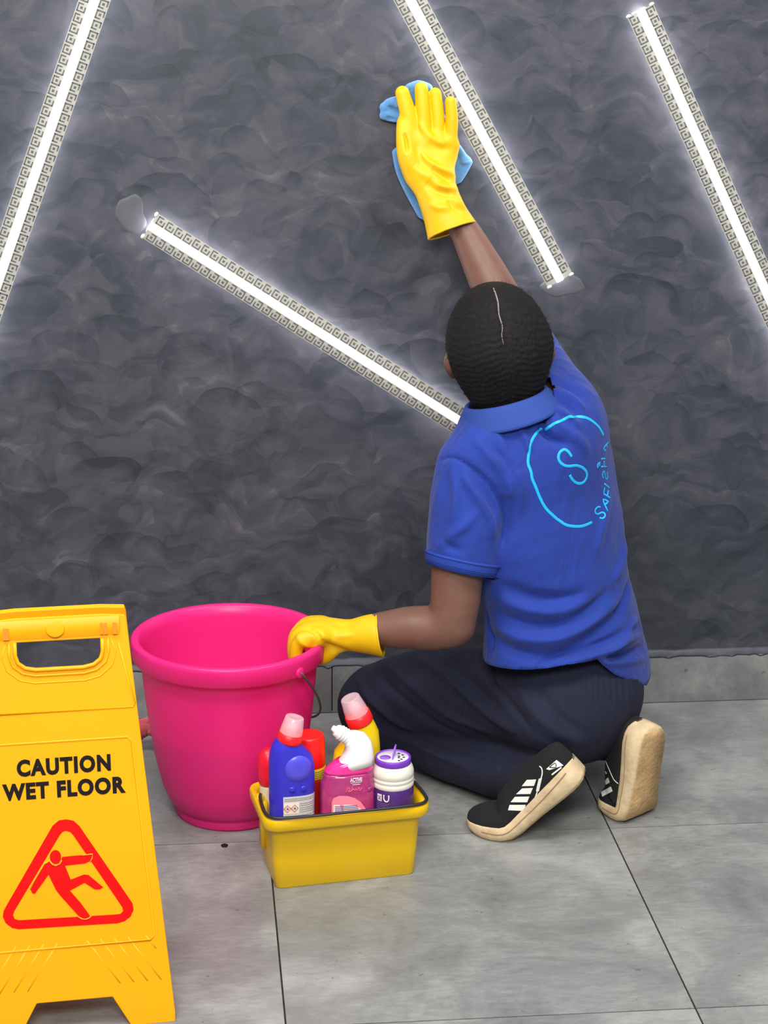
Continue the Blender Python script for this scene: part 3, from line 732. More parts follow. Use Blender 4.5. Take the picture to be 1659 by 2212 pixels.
obj('label', *ribbon(K1, K2, b3, fy, .010, .0402, .135, .152, .0006, 12, 3), mat('yellow_label', (238, 214, 90), .5), r4)
obj('lettering', *solid_text('E', .02, .0006, b3+K1*.0345-K2*.0212+Z*.138, K1, Z, bold=.0005, box_w=.0058, box_h=.0095), M_black, r4, smooth=False)
obj('crease', *tube([b3+K1*a-K2*.0232+Z*b_ for a, b_ in ((-.030, .186), (-.012, .196), (.010, .206))], .0007, 6), M_yb, r4)
# --- pink bottle with the white angled spout, front middle
b4 = at(750, 1710, y=-.703); b4[2] = zb
e4 = nrm((.990, .10, 0)); e42 = np.cross(Z, e4)
r5 = empty('pink_cleaner_bottle', b4, 'clear bottle of pink cleaner with a white angled uncapped spout, front middle of the caddy', 'bottle', 'cleaning bottles in the caddy')
M_pk = mat('pink_liquid_bottle', (176, 52, 118), .16, coat=.5, var=.16, vscale=50)
M_pk2 = mat('bright_pink_shoulder', (232, 52, 148), .2, coat=.4)
stp = [(0, 0, .041, .022, 3, 0), (0, .004, .0445, .0245, 3, 0), (0, .10, .0455, .025, 3, 0), (0, .156, .0452, .0248, 2.8, 0), (.0005, .166, .0430, .0240, 2.6, 0), (.002, .172, .0412, .0235, 2.5, 0), (.002, .178, .0412, .023, 2.5, 0)]
obj('bottle_body', *duck_bottle(b4, e4, stp), M_pk, r5)
fpk = interp_st(stp)
sts = [(.002, .1782, .0412, .023, 2.5, 0), (.0025, .183, .0405, .0225, 2.5, -2), (.006, .193, .0365, .021, 2.4, -8), (.009, .200, .031, .0205, 2.3, -10)]
obj('shoulder', *duck_bottle(b4, e4, sts), M_pk2, r5, label='bright pink shoulder')
M_wb = mat('white_spout_plastic', (244, 243, 240), .35, sss=.1)
stw = [(.0115, .187, .0320, .0222, 2.6, -8), (.0135, .197, .0305, .0222, 2.6, -10), (.0165, .208, .0275, .0215, 2.5, -16), (.0165, .220, .0250, .0200, 2.4, -26), (.0125, .2295, .0205, .0185, 2.3, -40), (.0065, .2345, .0160, .0160, 2.1, -50), (.0015, .2370, .0132, .0135, 2, -55)]
obj('white_neck', *duck_bottle(b4, e4, stw), M_wb, r5, label='white angled neck')
ax = nrm(-e4*.80+Z*.60); c = b4+e4*.003+Z*.2350
pr_ = [(.0136, 0)]
for i in range(4): pr_ += [(.0110, .002+i*.0050), (.0130, .0035+i*.0050), (.0130, .0043+i*.0050), (.0110, .0058+i*.0050)]
pr_ += [(.0108, .0245), (.0092, .0275), (.0055, .0290), (.0045, .0345), (.0020, .035)]
obj('threaded_spout', *lathe(c, pr_, 28, axis=ax), M_wb, r5)
# heart-shaped back label and badge
lab = [(-.030, 0.0300), (-.030, 0.1330), (-.027, 0.1410), (-.018, 0.1450), (-.004, 0.1440), (.008, 0.1390), (.018, 0.1310), (.026, 0.1190), (.030, 0.1030), (.030, 0.0300)]
V = [b4+e4*a-e42*(fpk(z)[2]*(1-min(abs((a)/fpk(z)[1]), .99)**2.9)**(1/2.9)+.0007)+Z*z for a, z in lab]
cV = [b4+e4*0-e42*(.025+.0007)+Z*zz for zz in (.06,)]
obj('label', V+cV, [(i, (i+1) % len(V), len(V)) for i in range(len(V))], mat('pink_label', (250, 140, 168), .45), r5, smooth=False, label='pink label with fine print')
lab2 = [(-.0275, 0.0300), (-.0275, 0.1290), (-.002, 0.1285), (.006, 0.1270), (.016, 0.1210), (.024, 0.1110), (.0275, 0.0990), (.0275, 0.0300)]
V = [b4+e4*a-e42*(fpk(z)[2]*(1-min(abs((a)/fpk(z)[1]), .99)**2.9)**(1/2.9)+.0011)+Z*z for a, z in lab2]
obj('label_panel', V+[b4-e42*.0262+Z*.06], [(i, (i+1) % len(V), len(V)) for i in range(len(V))], mat('cream_label', (240, 232, 224), .5), r5, smooth=False)
M_vio = mat('violet_ink', (104, 92, 170), .5)
stripes(r5, e4, e42, b4, fpk, [(-.025, .012+(.133-z)*.35, z-.006) for z in np.arange(.1315, .100, -.0030)], M_vio, .0016, .0013)
obj('lettering', *solid_text('ACTIVE', .012, .0004, b4+e4*.010-e42*.0254+Z*.168, e4, Z, bold=.0004, box_w=.0200, box_h=.0072), mat('white_print', (236, 236, 244), .4), r5, smooth=False)
stripes(r5, e4, e42, b4, fpk, [(.001, .019, .1655), (.004, .017, .1625)], mat('white_print', (236, 236, 244), .4), .0010, .0010)
obj('script_mark', *tube(smooth_poly([b4+e4*a-e42*.0254+Z*z for a, z in ((-.007, 0.1505), (-.003, 0.1580), (.0, 0.1555), (-.003, 0.1515), (.003, 0.1530), (.004, 0.1600), (.003, 0.1525), (.006, 0.1555), (.008, 0.1525), (.010, 0.1555), (.012, 0.1525), (.015, 0.1575), (.016, 0.1515), (.020, 0.1570))], 4), .0006, 5), mat('rose_print', (255, 110, 150), .4), r5)
obj('squeeze_dimple', *lathe(b4+e4*.034-e42*.0195+Z*.150, [(.0045, -.001), (.004, .0010), (.002, .0014)], 16, axis=nrm(e4*.6-e42)), M_pk, r5)
# --- white canister with purple lid, front right
b5 = at(855, 1690, y=-.688); b5[2] = zb; b5 = b5-K1*.0065-K2*.004
r6 = empty('powder_canister', b5, 'white shaker canister with an open purple lid, at the right of the caddy', 'canister', 'cleaning bottles in the caddy')
M_wc = mat('white_canister', (232, 230, 218), .4)
obj('canister_body', *lathe(b5, [(.027, 0), (.0285, .003), (.0325, .05), (.0345, .11), (.0345, .148), (.0352, .149), (.0352, .155), (.0342, .1562), (.0342, .1577), (.0352, .159), (.0352, .1625), (.0342, .1637), (.0342, .1652), (.0352, .1665), (.0350, .173), (.033, .180), (.0300, .185), (.0290, .186)], 48), M_wc, r6)
obj('label', *lathe(b5, [(.0333, .050), (.0336, .051), (.0349, .11), (.0349, .1475), (.0346, .148)], 48, cap0=False, cap1=False), mat('purple_label', (70, 34, 112), .42, var=.15, vscale=25), r6, label='dark purple label')
M_lid = mat('purple_lid', (122, 58, 190), .38)
obj('lid_rim', *lathe(b5, [(.0293, .1855), (.0302, .187), (.0302, .1945), (.0293, .1965), (.0268, .1965), (.0262, .1945)], 48, cap1=False), M_lid, r6)
obj('shaker_plate', *lathe(b5, [(.0265, .1935), (.0265, .1948), (.002, .1950)], 40), mat('white_shaker', (240, 238, 242), .4), r6)
M_holes = mat('dark_hole', (40, 36, 40), .8)
for a_, r_ in ((-40, .017), (-10, .018), (20, .018), (48, .017), (-25, .0105), (8, .0105), (-62, .018), (75, .016)):
    c = b5+np.array((math.cos(math.radians(a_))*r_, math.sin(math.radians(a_))*r_, .1949))
    obj('shaker_hole', *lathe(c, [(.0023, 0), (.0022, .0004), (.0004, .0005)], 12), M_holes, r6)
fl = [b5+np.array((a*K1[0], a*K1[1], 0))+Z*.195 for a in (-.001,)]
obj('flip_flap', *plate([(-.013, 0), (.013, 0), (.0135, .004), (.010, .016), (.004, .0205), (-.004, .0205), (-.010, .016), (-.0135, .004)], [], .0022, b5+Z*.1952, nrm((.25, .95, .0)), nrm(Z+.16*K1)), mat('lilac_flap', (146, 92, 214), .36), r6, smooth=False, label='raised lilac flap')
obj('flap_recess', *lathe(b5+K1*-.013+Z*.1946, [(.0095, 0), (.0093, .0010), (.0006, .0012)], 24), mat('lilac_flap', (146, 92, 214), .36), r6)
fc = lambda z: (0, .0349, .0349, 2)
kc2 = np.cross(Z, RGT/np.linalg.norm(RGT)); kc1 = nrm((RGT[0], RGT[1], 0)); kc2 = np.cross(Z, kc1)
M_wp = mat('white_print', (236, 236, 244), .4)
obj('print_badge', *ribbon(kc1, kc2, b5, fc, -.0250, -.0180, .1285, .1410, .0005, 6, 3), M_wp, r6)
obj('print_badge_mark', *tube([b5+kc1*a-kc2*(.0349**2-a*a)**.5*1.035+Z*z for a, z in ((-.0238, 0.1305), (-.0215, 0.1345), (-.0238, 0.1375), (-.0195, 0.1375), (-.0215, 0.1345), (-.0195, 0.1305))], .0006, 5), M_ink, r6)
um = [(-.0145, 0.1410), (-.0147, 0.1345), (-.0130, 0.1305), (-.0105, 0.1295), (-.0080, 0.1305), (-.0065, 0.1345), (-.0065, 0.1410)]
obj('print_mark', *tube(smooth_poly([b5+kc1*a-kc2*((.0349**2-a*a)**.5+.0008)+Z*z for a, z in um], 4), .0012, 5), M_wp, r6)
stripes(r6, kc1, kc2, b5, fc, [(-.026, -.005, .1250), (-.026, -.008, .1220), (-.026, -.011, .119), (-.026, -.004, .116)], mat('faded_print', (150, 130, 176), .5), .0006, .0007)

# ------------------------------------------------------------------ red floor cloth behind the bucket
M_mop = mat('faded_red_terry', (186, 70, 80), .95, var=.35, vscale=60, bump=1., bscale=260, sheen=.3)
rnd = random.Random(11)
mo = np.array((-.17, -.165, 0))
mop = empty('floor_cloth', mo, 'crumpled faded red floor cloth lying behind the bucket', 'cloth')
for i in range(5):
    c = mo+np.array((-.045+.024*i+rnd.uniform(-.006, .006), rnd.uniform(-.02, .02), .017))
    P = [c+np.array((-.05+.10*t+.010*math.sin(5*t+i), .045*(t-.5)+.014*math.sin(4*t+2*i), .014+.016*math.sin(3.1*t+i*.8)**2)) for t in np.linspace(0, 1, 22)]
    rad = [(.015+.006*math.sin(7*t+i*1.7))*(math.sin(math.pi*min(max(t, .03), .97))**.4) for t in np.linspace(0, 1, 22)]
    V, F = tube(P, rad, 14)
    V = [np.array((v[0], v[1], max(v[2]+rnd.uniform(-.0015, .0015), .0008))) for v in V]
    obj('cloth_fold', V, F, M_mop, mop)

# ------------------------------------------------------------------ implicit surfaces for the figure
class Field:
    def __init__(s, lo, hi, h, far=.06):
        s.h = h; s.lo = np.array(lo, float); s.far = far
        s.n = np.ceil((np.array(hi)-s.lo)/h).astype(int)+1
        s.ax = [s.lo[i]+h*np.arange(s.n[i]) for i in range(3)]
    def blank(s): return np.full(s.n, s.far, np.float32)
    def block(s, lo, hi):
        i0 = np.clip(np.floor((lo-s.lo)/s.h).astype(int), 0, s.n); i1 = np.clip(np.ceil((hi-s.lo)/s.h).astype(int)+1, 0, s.n)
        return tuple(slice(a, b_) for a, b_ in zip(i0, i1))
    def seg(s, D, a, b_, ra, rb, u):
        a, b_ = np.asarray(a, float), np.asarray(b_, float); w_ = b_-a; L = np.linalg.norm(w_)
        if L < 1e-6: w_ = np.array((0, 0, 1.)); L = 1e-6
        else: w_ = w_/L
        u = np.asarray(u, float); u = u-w_*(u@w_)
        u = nrm(u) if np.linalg.norm(u) > 1e-4 else nrm(np.cross(w_, (.3, .9, .2))); v = np.cross(w_, u)
        m = max(max(ra), max(rb))+s.far
        sl = s.block(np.minimum(a, b_)-m, np.maximum(a, b_)+m)
        if any(q.stop <= q.start for q in sl): return
        X = (s.ax[0][sl[0]]-a[0])[:, None, None]; Y = (s.ax[1][sl[1]]-a[1])[None, :, None]; Zz = (s.ax[2][sl[2]]-a[2])[None, None, :]
        dot = lambda q: (X*q[0]+Y*q[1]+Zz*q[2]).astype(np.float32)
        pw = dot(w_); t = np.clip(pw/L, 0, 1); dw = pw-t*L; du = dot(u); dv = dot(v)
        ru = ra[0]+(rb[0]-ra[0])*t; rv = ra[1]+(rb[1]-ra[1])*t; rm = np.minimum(ru, rv)
        k0 = np.sqrt((du/ru)**2+(dv/rv)**2+(dw/rm)**2)
        k1 = np.sqrt((du/ru**2)**2+(dv/rv**2)**2+(dw/rm**2)**2)
        d = np.where(k0 > .25, k0*(k0-1)/np.maximum(k1, 1e-6), (k0-1)*rm)
        D[sl] = np.minimum(D[sl], d)
    def chain(s, pts, ru, rv=None, u=(1, 0, 0), k=5):
        """generalised tapered tube through the points; u may be one vector or one per point"""
        P = np.asarray(pts, float); ru = np.asarray(ru, float); rv = ru if rv is None else np.asarray(rv, float)
        U = np.asarray(u, float); U = np.tile(U, (len(P), 1)) if U.ndim == 1 else U
        D = s.blank()
        if len(P) == 1:
            s.seg(D, P[0], P[0]+np.array((0, 0, 1e-5)), (ru[0], rv[0]), (ru[0], rv[0]), U[0]); return D
        Q = smooth_poly(P, k) if len(P) > 2 else P
        A = smooth_poly(np.c_[ru, rv, np.zeros(len(P))], k) if len(P) > 2 else np.c_[ru, rv, rv]
        UU = smooth_poly(U, k) if len(P) > 2 else U
        for i in range(len(Q)-1):
            s.seg(D, Q[i], Q[i+1], A[i, :2], A[i+1, :2], UU[i]+UU[i+1])
        return D
    def ball(s, c, r, u=(1, 0, 0), v=(0, 1, 0)):
        """ellipsoid with semi-axes r along u, v, u x v"""
        D = s.blank(); c = np.asarray(c, float); u = nrm(u); v = np.asarray(v, float); v = nrm(v-u*(u@v)); w_ = np.cross(u, v)
        m = max(r)+s.far; sl = s.block(c-m, c+m)
        X = (s.ax[0][sl[0]]-c[0])[:, None, None]; Y = (s.ax[1][sl[1]]-c[1])[None, :, None]; Zz = (s.ax[2][sl[2]]-c[2])[None, None, :]
        q = [(X*e[0]+Y*e[1]+Zz*e[2]).astype(np.float32) for e in (u, v, w_)]
        k0 = np.sqrt(sum((a/b_)**2 for a, b_ in zip(q, r))); k1 = np.sqrt(sum((a/b_**2)**2 for a, b_ in zip(q, r)))
        D[sl] = np.minimum(D[sl], np.where(k0 > .25, k0*(k0-1)/np.maximum(k1, 1e-6), (k0-1)*min(r)))
        return D
    def half(s, c, n):
        """signed distance to a plane (positive on the side of n)"""
        c = np.asarray(c, float); n = nrm(n)
        return ((s.ax[0]-c[0])[:, None, None]*n[0]+(s.ax[1]-c[1])[None, :, None]*n[1]+(s.ax[2]-c[2])[None, None, :]*n[2]).astype(np.float32)
    def mesh(s, D):
        """naive surface nets"""
        D = D.astype(np.float32).copy()
        for i in range(3):       # keep it closed at the borders
            sl = [slice(None)]*3
            for e in (0, -1):
                sl[i] = e; D[tuple(sl)] = np.maximum(D[tuple(sl)], s.h*.5)
        ins = D < 0
        nx, ny, nz = D.shape
        C = lambda A, i, j, k: A[i:nx-1+i, j:ny-1+j, k:nz-1+k]
        cnt = sum(C(ins, i, j, k).astype(np.int8) for i in (0, 1) for j in (0, 1) for k in (0, 1))
        act = (cnt > 0) & (cnt < 8)
        idx = np.argwhere(act); nid = np.full(act.shape, -1, np.int64); nid[act] = np.arange(len(idx))
        i, j, k = idx.T
        corner = {(a, b_, c): D[i+a, j+b_, k+c] for a in (0, 1) for b_ in (0, 1) for c in (0, 1)}
        acc = np.zeros((len(idx), 3)); num = np.zeros(len(idx))
        for ax in range(3):
            for b_ in (0, 1):
                for c in (0, 1):
                    p = [b_, c]; p.insert(ax, 0); q_ = [b_, c]; q_.insert(ax, 1)
                    d0, d1 = corner[tuple(p)], corner[tuple(q_)]
                    m = (d0 < 0) != (d1 < 0)
                    t = np.where(m, d0/np.where(m, d0-d1, 1), 0)
                    pos = np.tile(np.array(p, float), (len(idx), 1)); pos[:, ax] = t
                    acc += pos*m[:, None]; num += m
        V = s.lo+(idx+acc/num[:, None])*s.h
        Fs = []
        for ax in range(3):
            o1, o2 = [q for q in range(3) if q != ax]
            sl0 = [slice(None)]*3; sl1 = [slice(None)]*3; sl0[ax] = slice(0, -1); sl1[ax] = slice(1, None)
            ch = ins[tuple(sl0)] != ins[tuple(sl1)]
            e = np.argwhere(ch)
            e = e[(e[:, o1] > 0) & (e[:, o2] > 0) & (e[:, o1] < D.shape[o1]-1) & (e[:, o2] < D.shape[o2]-1)]
            def cell(a, b_):
                c = e.copy(); c[:, o1] -= a; c[:, o2] -= b_
                return nid[c[:, 0], c[:, 1], c[:, 2]]
            q4 = np.stack([cell(1, 1), cell(0, 1), cell(0, 0), cell(1, 0)], 1)
            flip = ins[tuple(e.T)] if ax != 1 else ~ins[tuple(e.T)]
            q4[~flip] = q4[~flip][:, ::-1]
            Fs.append(q4)
        Fq = np.concatenate(Fs); Fq = Fq[(Fq >= 0).all(1)]
        return V, Fq
def smin(a, b_, k):
    h = np.maximum(k-np.abs(a-b_), 0)/k
    return np.minimum(a, b_)-h*h*k*.25
def usmin(k, *L):
    r = L[0]
    for q in L[1:]: r = smin(r, q, k)
    return r
def vnormals(V, Fq):
    Fq = np.asarray(Fq)
    n = np.cross(V[Fq[:, 2]]-V[Fq[:, 0]], V[Fq[:, 3]]-V[Fq[:, 1]]); Nn = np.zeros_like(V)
    for i in range(4): np.add.at(Nn, Fq[:, i], n)
    return Nn/np.maximum(np.linalg.norm(Nn, axis=1), 1e-12)[:, None]
def relax(V, Fq, it=2, lam=.5, keep=None):
    Fq = np.asarray(Fq); E = np.concatenate([Fq[:, [0, 1]], Fq[:, [1, 2]], Fq[:, [2, 3]], Fq[:, [3, 0]]])
    for _ in range(it):
        S = np.zeros_like(V); c = np.zeros(len(V))
        np.add.at(S, E[:, 0], V[E[:, 1]]); np.add.at(c, E[:, 0], 1)
        np.add.at(S, E[:, 1], V[E[:, 0]]); np.add.at(c, E[:, 1], 1)
        d = (S/c[:, None]-V)*lam
        if keep is not None: d[keep] = 0
        V = V+d
    return V
def bvh_of(V, Fq): return BVHTree.FromPolygons([Vector(v) for v in V], [tuple(int(i) for i in f) for f in Fq])
def cast(bv, px, py):
    d = ray(px, py); d = d/np.linalg.norm(d)
    r = bv.ray_cast(Vector(CAM), Vector(d))
    return (np.array(r[0]), np.array(r[1])) if r[0] is not None else (None, None)
def folds(V, Fq, strokes, taper=True):
    """push cloth in and out along drawn fold lines: (photo polyline, height, width)"""
    bv = bvh_of(V, Fq); Nn = vnormals(V, Fq); disp = np.zeros(len(V))
    for L, amp, wd in strokes:
        Q = smooth_poly([(a, b_, 0) for a, b_ in L], 5)[:, :2] if len(L) > 2 else np.linspace(L[0], L[1], 6)
        H = [cast(bv, *q_)[0] for q_ in Q]; H = [q_ for q_ in H if q_ is not None]
        if len(H) < 2: continue
        H = np.array(H)
        lo, hi = H.min(0)-3*wd, H.max(0)+3*wd
        near = np.where(((V > lo) & (V < hi)).all(1))[0]
        if not len(near): continue
        P = V[near]; best = np.full(len(near), 1e9); tt = np.zeros(len(near))
        for i in range(len(H)-1):
            a, e = H[i], H[i+1]-H[i]; l2 = max(e@e, 1e-12)
            t = np.clip((P-a)@e/l2, 0, 1); d = np.linalg.norm(P-a-t[:, None]*e, axis=1)
            m = d < best; best[m] = d[m]; tt[m] = (i+t[m])/(len(H)-1)
        env = np.sin(np.pi*np.clip(tt, .02, .98))**.6 if taper else 1.
        disp[near] += amp*np.exp(-(best/wd)**2)*env
    return V+Nn*disp[:, None]
def wob(V, f, ph, amp):
    """gentle unevenness of cloth"""
    return amp*(np.sin(V[:, 0]*f+ph+1.7*np.sin(V[:, 2]*f*.6))*np.sin(V[:, 1]*f*.9+2*ph)+.6*np.sin(V[:, 2]*f*1.3+ph*3+1.3*np.sin(V[:, 0]*f*.8)))
def cut(V, Fq, keepmask):
    """keep faces whose vertices all satisfy the mask; compact"""
    Fq = np.asarray(Fq); f = Fq[keepmask[Fq].all(1)]
    used = np.unique(f); mp = np.full(len(V), -1); mp[used] = np.arange(len(used))
    return V[used], mp[f], used
def plane_open(V, Fq, c, n, rad):
    """open the surface beyond the plane (c,n) within rad of c, with a clean straight edge"""
    c = np.asarray(c); n = nrm(n); s_ = (V-c)@n; near = np.linalg.norm(V-c, axis=1) < rad
    V2, F2, used = cut(V, Fq, ~((s_ > 0) & near))
    e = {}
    for f in F2:
        for i in range(4):
            k_ = (min(f[i], f[(i+1) % 4]), max(f[i], f[(i+1) % 4])); e[k_] = e.get(k_, 0)+1
    bd = np.array(sorted({i for k_, c_ in e.items() if c_ == 1 for i in k_}), int)
    if len(bd):
        s2 = (V2[bd]-c)@n; m = (np.linalg.norm(V2[bd]-c, axis=1) < rad*1.3) & (np.abs(s2) < .02)
        V2[bd[m]] -= s2[m][:, None]*n
    return V2, F2
def open_cap(V, Fq, c, n, rad, h):
    """remove the flat cap left where a tube was cut by the plane (c,n)"""
    Nn = vnormals(V, Fq); n = nrm(n); s_ = (V-c)@n
    capm = (np.abs(s_) < .9*h) & (Nn@n > .55) & (np.linalg.norm(V-c, axis=1) < rad)
    Fq = np.asarray(Fq); keep = ~capm[Fq].all(1); f = Fq[keep]; used = np.unique(f); mp = np.full(len(V), -1); mp[used] = np.arange(len(used))
    return V[used], mp[f]
def solid(o, th, off=-1.):
    m = o.modifiers.new('thickness', 'SOLIDIFY'); m.thickness = th; m.offset = off; return o
A_ = lambda px, py, y: at(px, py, y=y)

# ------------------------------------------------------------------ the kneeling person
person = empty('person', (.50, -.42, 0), 'person kneeling in blue polo shirt and navy trousers, wiping the wall with a yellow glove', 'person')
M_skin = mat('brown_skin', (116, 79, 66), .5, var=.08, vscale=40, bump=.08, bscale=500, sss=.12)
M_polo = mat('royal_blue_pique', (20, 52, 145), .85, var=.05, vscale=25, bump=.25, bscale=900, sheen=.1, wrinkle=.45)
M_navy = mat('navy_trousers', (18, 22, 46), .9, var=.10, vscale=30, bump=.2, bscale=700, wrinkle=.55)
M_glove = mat('yellow_rubber', (230, 182, 3), .5, spec=.4, var=.05, vscale=20, bump=.05, bscale=300, wrinkle=.12)

# joints
rp = nrm((.66, .75, 0)); rs = nrm((.83, .55, 0))            # person's right at pelvis / shoulders
PEL = A_(1262, 1480, -.41); WST = A_(1212, 1310, -.415); CHS = A_(1165, 1105, -.42); UCH = A_(1148, 965, -.42); NKB = A_(1100, 900, -.435)
LSH = A_(1018, 1012, -.475); LEL = A_(972, 1338, -.525); LWR = A_(742, 1370, -.462)
RSH = A_(1205, 880, -.385); REL = A_(1112, 712, -.135); RWR = A_(962, 440, -.060)
LHP = A_(1205, 1500, -.46); RHP = A_(1285, 1478, -.35)
LKN = A_(806, 1518, -.225); LAN = A_(1205, 1672, -.575)
RKN = np.array((.375, -.125, .095)); RAN = A_(1340, 1600, -.465)
HC = A_(1074, 742, -.425); HF = nrm((-.06, .96, .17)); HR = nrm(np.cross(HF, nrm((-.085, 0, 1)))); HU = np.cross(HR, HF)
hd_ = lambda a, b_, c: HC+HR*a+HF*b_+HU*c                     # head coordinates

# ---- body: one skin surface
G = Field((.06, -.66, .0), (.80, .02, 1.04), .0045, .05)
skull = G.ball(hd_(0, .004, .012), (.073, .092, .088), HR, HF)
jaw = G.chain([hd_(0, .030, -.050), hd_(0, .055, -.075)], [.052, .030], [.045, .032], HR)
face = G.ball(hd_(0, .050, -.030), (.056, .046, .070), HR, HF)
nose = G.chain([hd_(0, .094, .000), hd_(0, .112, -.026)], [.008, .014], None, HR)
brow = G.chain([hd_(-.032, .086, .012), hd_(0, .096, .014), hd_(.032, .086, .012)], [.010, .010, .010], None, HU)
lips = G.chain([hd_(-.018, .088, -.056), hd_(0, .098, -.056), hd_(.018, .088, -.056)], [.007, .010, .007], None, HU)
head = usmin(.022, skull, face, jaw, brow); head = usmin(.012, head, nose, lips)
for sg in (-1, 1):
    head = np.maximum(head, -(G.ball(hd_(sg*.031, .101, -.004), (.013, .012, .009), HR, HF)))
    eye = G.ball(hd_(sg*.031, .083, -.004), (.012, .012, .011), HR, HF); head = smin(head, eye, .004)
    earb = G.chain([hd_(sg*.079, -.012, .000), hd_(sg*.085, -.018, -.020), hd_(sg*.079, -.008, -.046)], [.010, .012, .007], [.016, .017, .010], HR)
    head = smin(head, earb, .008)
neck = G.chain([hd_(0, -.012, -.055), NKB+np.array((0, .01, .015)), NKB+np.array((.01, .0, -.04))], [.052, .054, .065], [.055, .056, .06], rs)
torso = G.chain([A_(1235, 1480, -.41), WST, CHS, UCH], [.105, .112, .135, .120], [.085, .084, .088, .075], [rp, rp, rs, rs])
tl = G.chain([NKB+np.array((0, 0, -.045)), LSH], [.040, .040], None); tr = G.chain([NKB+np.array((0, 0, -.035)), RSH], [.045, .048], None)
la = G.chain([LSH, LSH*.5+LEL*.5+np.array((-.003, -.006, 0)), LEL, LEL*.6+LWR*.4+np.array((0, 0, -.004)), LEL*.3+LWR*.7, LWR], [.045, .046, .040, .0385, .031, .021], [.045, .046, .041, .036, .028, .018], (0, 1, 0))
elb = G.ball(LEL+np.array((.012, -.004, -.016)), (.027, .026, .026))
ra_ = G.chain([RSH, RSH*.5+REL*.5, REL, REL*.60+A_(1000, 492, -.066)*.40, A_(1000, 492, -.066), RWR], [.050, .045, .040, .0405, .0275, .022], None, (0, 1, 0))
ll = G.chain([LHP, LKN], [.065, .052], None); lc = G.chain([LKN+np.array((.0, .0, -.010)), A_(960, 1615, -.35), A_(1090, 1665, -.46), A_(1200, 1685, -.575)], [.045, .040, .036, .032], None)
rl = G.chain([RHP, RKN], [.062, .050], None); rc = G.chain([RKN, RAN], [.048, .036], None)
lh = G.chain([LWR, LWR+nrm(LWR-LEL)*.045], [.020, .022], [.016, .012]); rh = G.chain([RWR, A_(930, 355, -.038)], [.022, .030], [.016, .010], (1, 0, 0))
D = usmin(.035, torso, tl, tr); D = smin(D, neck, .03); D = smin(D, head, .022); D = usmin(.025, D, smin(la, elb, .02), ra_)
D = usmin(.03, D, ll, lc, rl, rc); D = usmin(.015, D, lh, rh)
V, Fq = G.mesh(D); V = relax(V, Fq, 2)
obj('body', V, Fq, M_skin, person, label='bare brown forearms, neck and ears')

# ---- trousers
G = Field((.08, -.66, .002), (.80, .0, .36), .0042, .05)
pel = G.chain([A_(1240, 1520, -.43), A_(1232, 1475, -.415), A_(1222, 1405, -.41)], [.125, .138, .128], [.108, .118, .104], rp)
but = G.ball(A_(1272, 1500, -.455), (.085, .085, .080), rp, (-rp[1], rp[0], 0)); butL = G.ball(A_(1205, 1545, -.50), (.095, .085, .075), rp, (-rp[1], rp[0], 0))
lt = G.chain([A_(1215, 1505, -.46), A_(1070, 1505, -.39), A_(930, 1500, -.31), LKN+np.array((.012, 0, .0))], [.094, .088, .084, .072], [.086, .086, .084, .074], (0, 1, 0))
ls = G.chain([LKN+np.array((.0, .0, -.010)), A_(960, 1615, -.35), A_(1090, 1665, -.46), A_(1170, 1680, -.55)], [.068, .060, .058, .055], [.066, .054, .050, .044], (.6, .8, 0))
rt = G.chain([RHP, RHP*.5+RKN*.5+np.array((0, 0, .0)), RKN], [.086, .080, .068], None)
rs_ = G.chain([RKN, RKN*.45+RAN*.55, RAN], [.064, .052, .043], None)
TC1, TN1 = A_(1190, 1684, -.568), nrm((.78, -.60, .05)); TC2, TN2 = RAN+nrm(RAN-RKN)*-.012, nrm(RAN-RKN)
ls = np.maximum(ls, G.half(TC1, TN1)); rs_ = np.maximum(rs_, G.half(TC2, TN2))
D = usmin(.05, pel, but, butL); D = smin(D, lt, .045); D = smin(D, rt, .03); D = smin(D, usmin(.02, ls), .014); D = smin(D, rs_, .012)
D = np.maximum(D, -(G.half((0, 0, .004), (0, 0, 1))))
V, Fq = G.mesh(D); V = relax(V, Fq, 2)
V, Fq = open_cap(V, Fq, TC1, TN1, .075, .0042); V, Fq = open_cap(V, Fq, TC2, TN2, .075, .0042)
st = [([(825, 1427), (887, 1478), (959, 1539), (1061, 1585)], .0045, .011), ([(800, 1440), (860, 1500), (935, 1560), (1010, 1595)], -.0035, .012),
      ([(769, 1437), (790, 1498), (846, 1550), (900, 1580)], .0045, .012), ([(887, 1416), (959, 1457), (1051, 1539), (1120, 1585)], .0045, .012),
      ([(930, 1420), (1010, 1470), (1090, 1540)], -.0035, .012), ([(740, 1500), (770, 1545), (830, 1590)], .003, .010),
      ([(1071, 1437), (1061, 1468), (1076, 1488)], -.007, .006), ([(1076, 1488), (1110, 1530), (1150, 1580)], -.004, .010), ([(1112, 1480), (1174, 1560), (1256, 1610)], .004, .014),
      ([(1150, 1470), (1200, 1540), (1270, 1590)], -.003, .012), ([(960, 1400), (990, 1425), (1050, 1470)], .0035, .010),
      ([(850, 1590), (930, 1625), (1010, 1660)], .003, .010), ([(900, 1600), (1000, 1632), (1120, 1650)], -.003, .009)]
for x in range(1195, 1395, 13):
    st.append(([(x, 1432+(x-1195)*.18), (x+2, 1462+(x-1195)*.2), (x+5, 1500+(x-1195)*.12)], .0022, .0035))
V = folds(V, Fq, [(a, b_*1.9, c*.66) for a, b_, c in st]); V = V+vnormals(V, Fq)*wob(V, 46, .7, .0011)[:, None]; V = relax(V, Fq, 1)
trous = obj('trousers', V, Fq, M_navy, person, label='loose navy blue trousers')

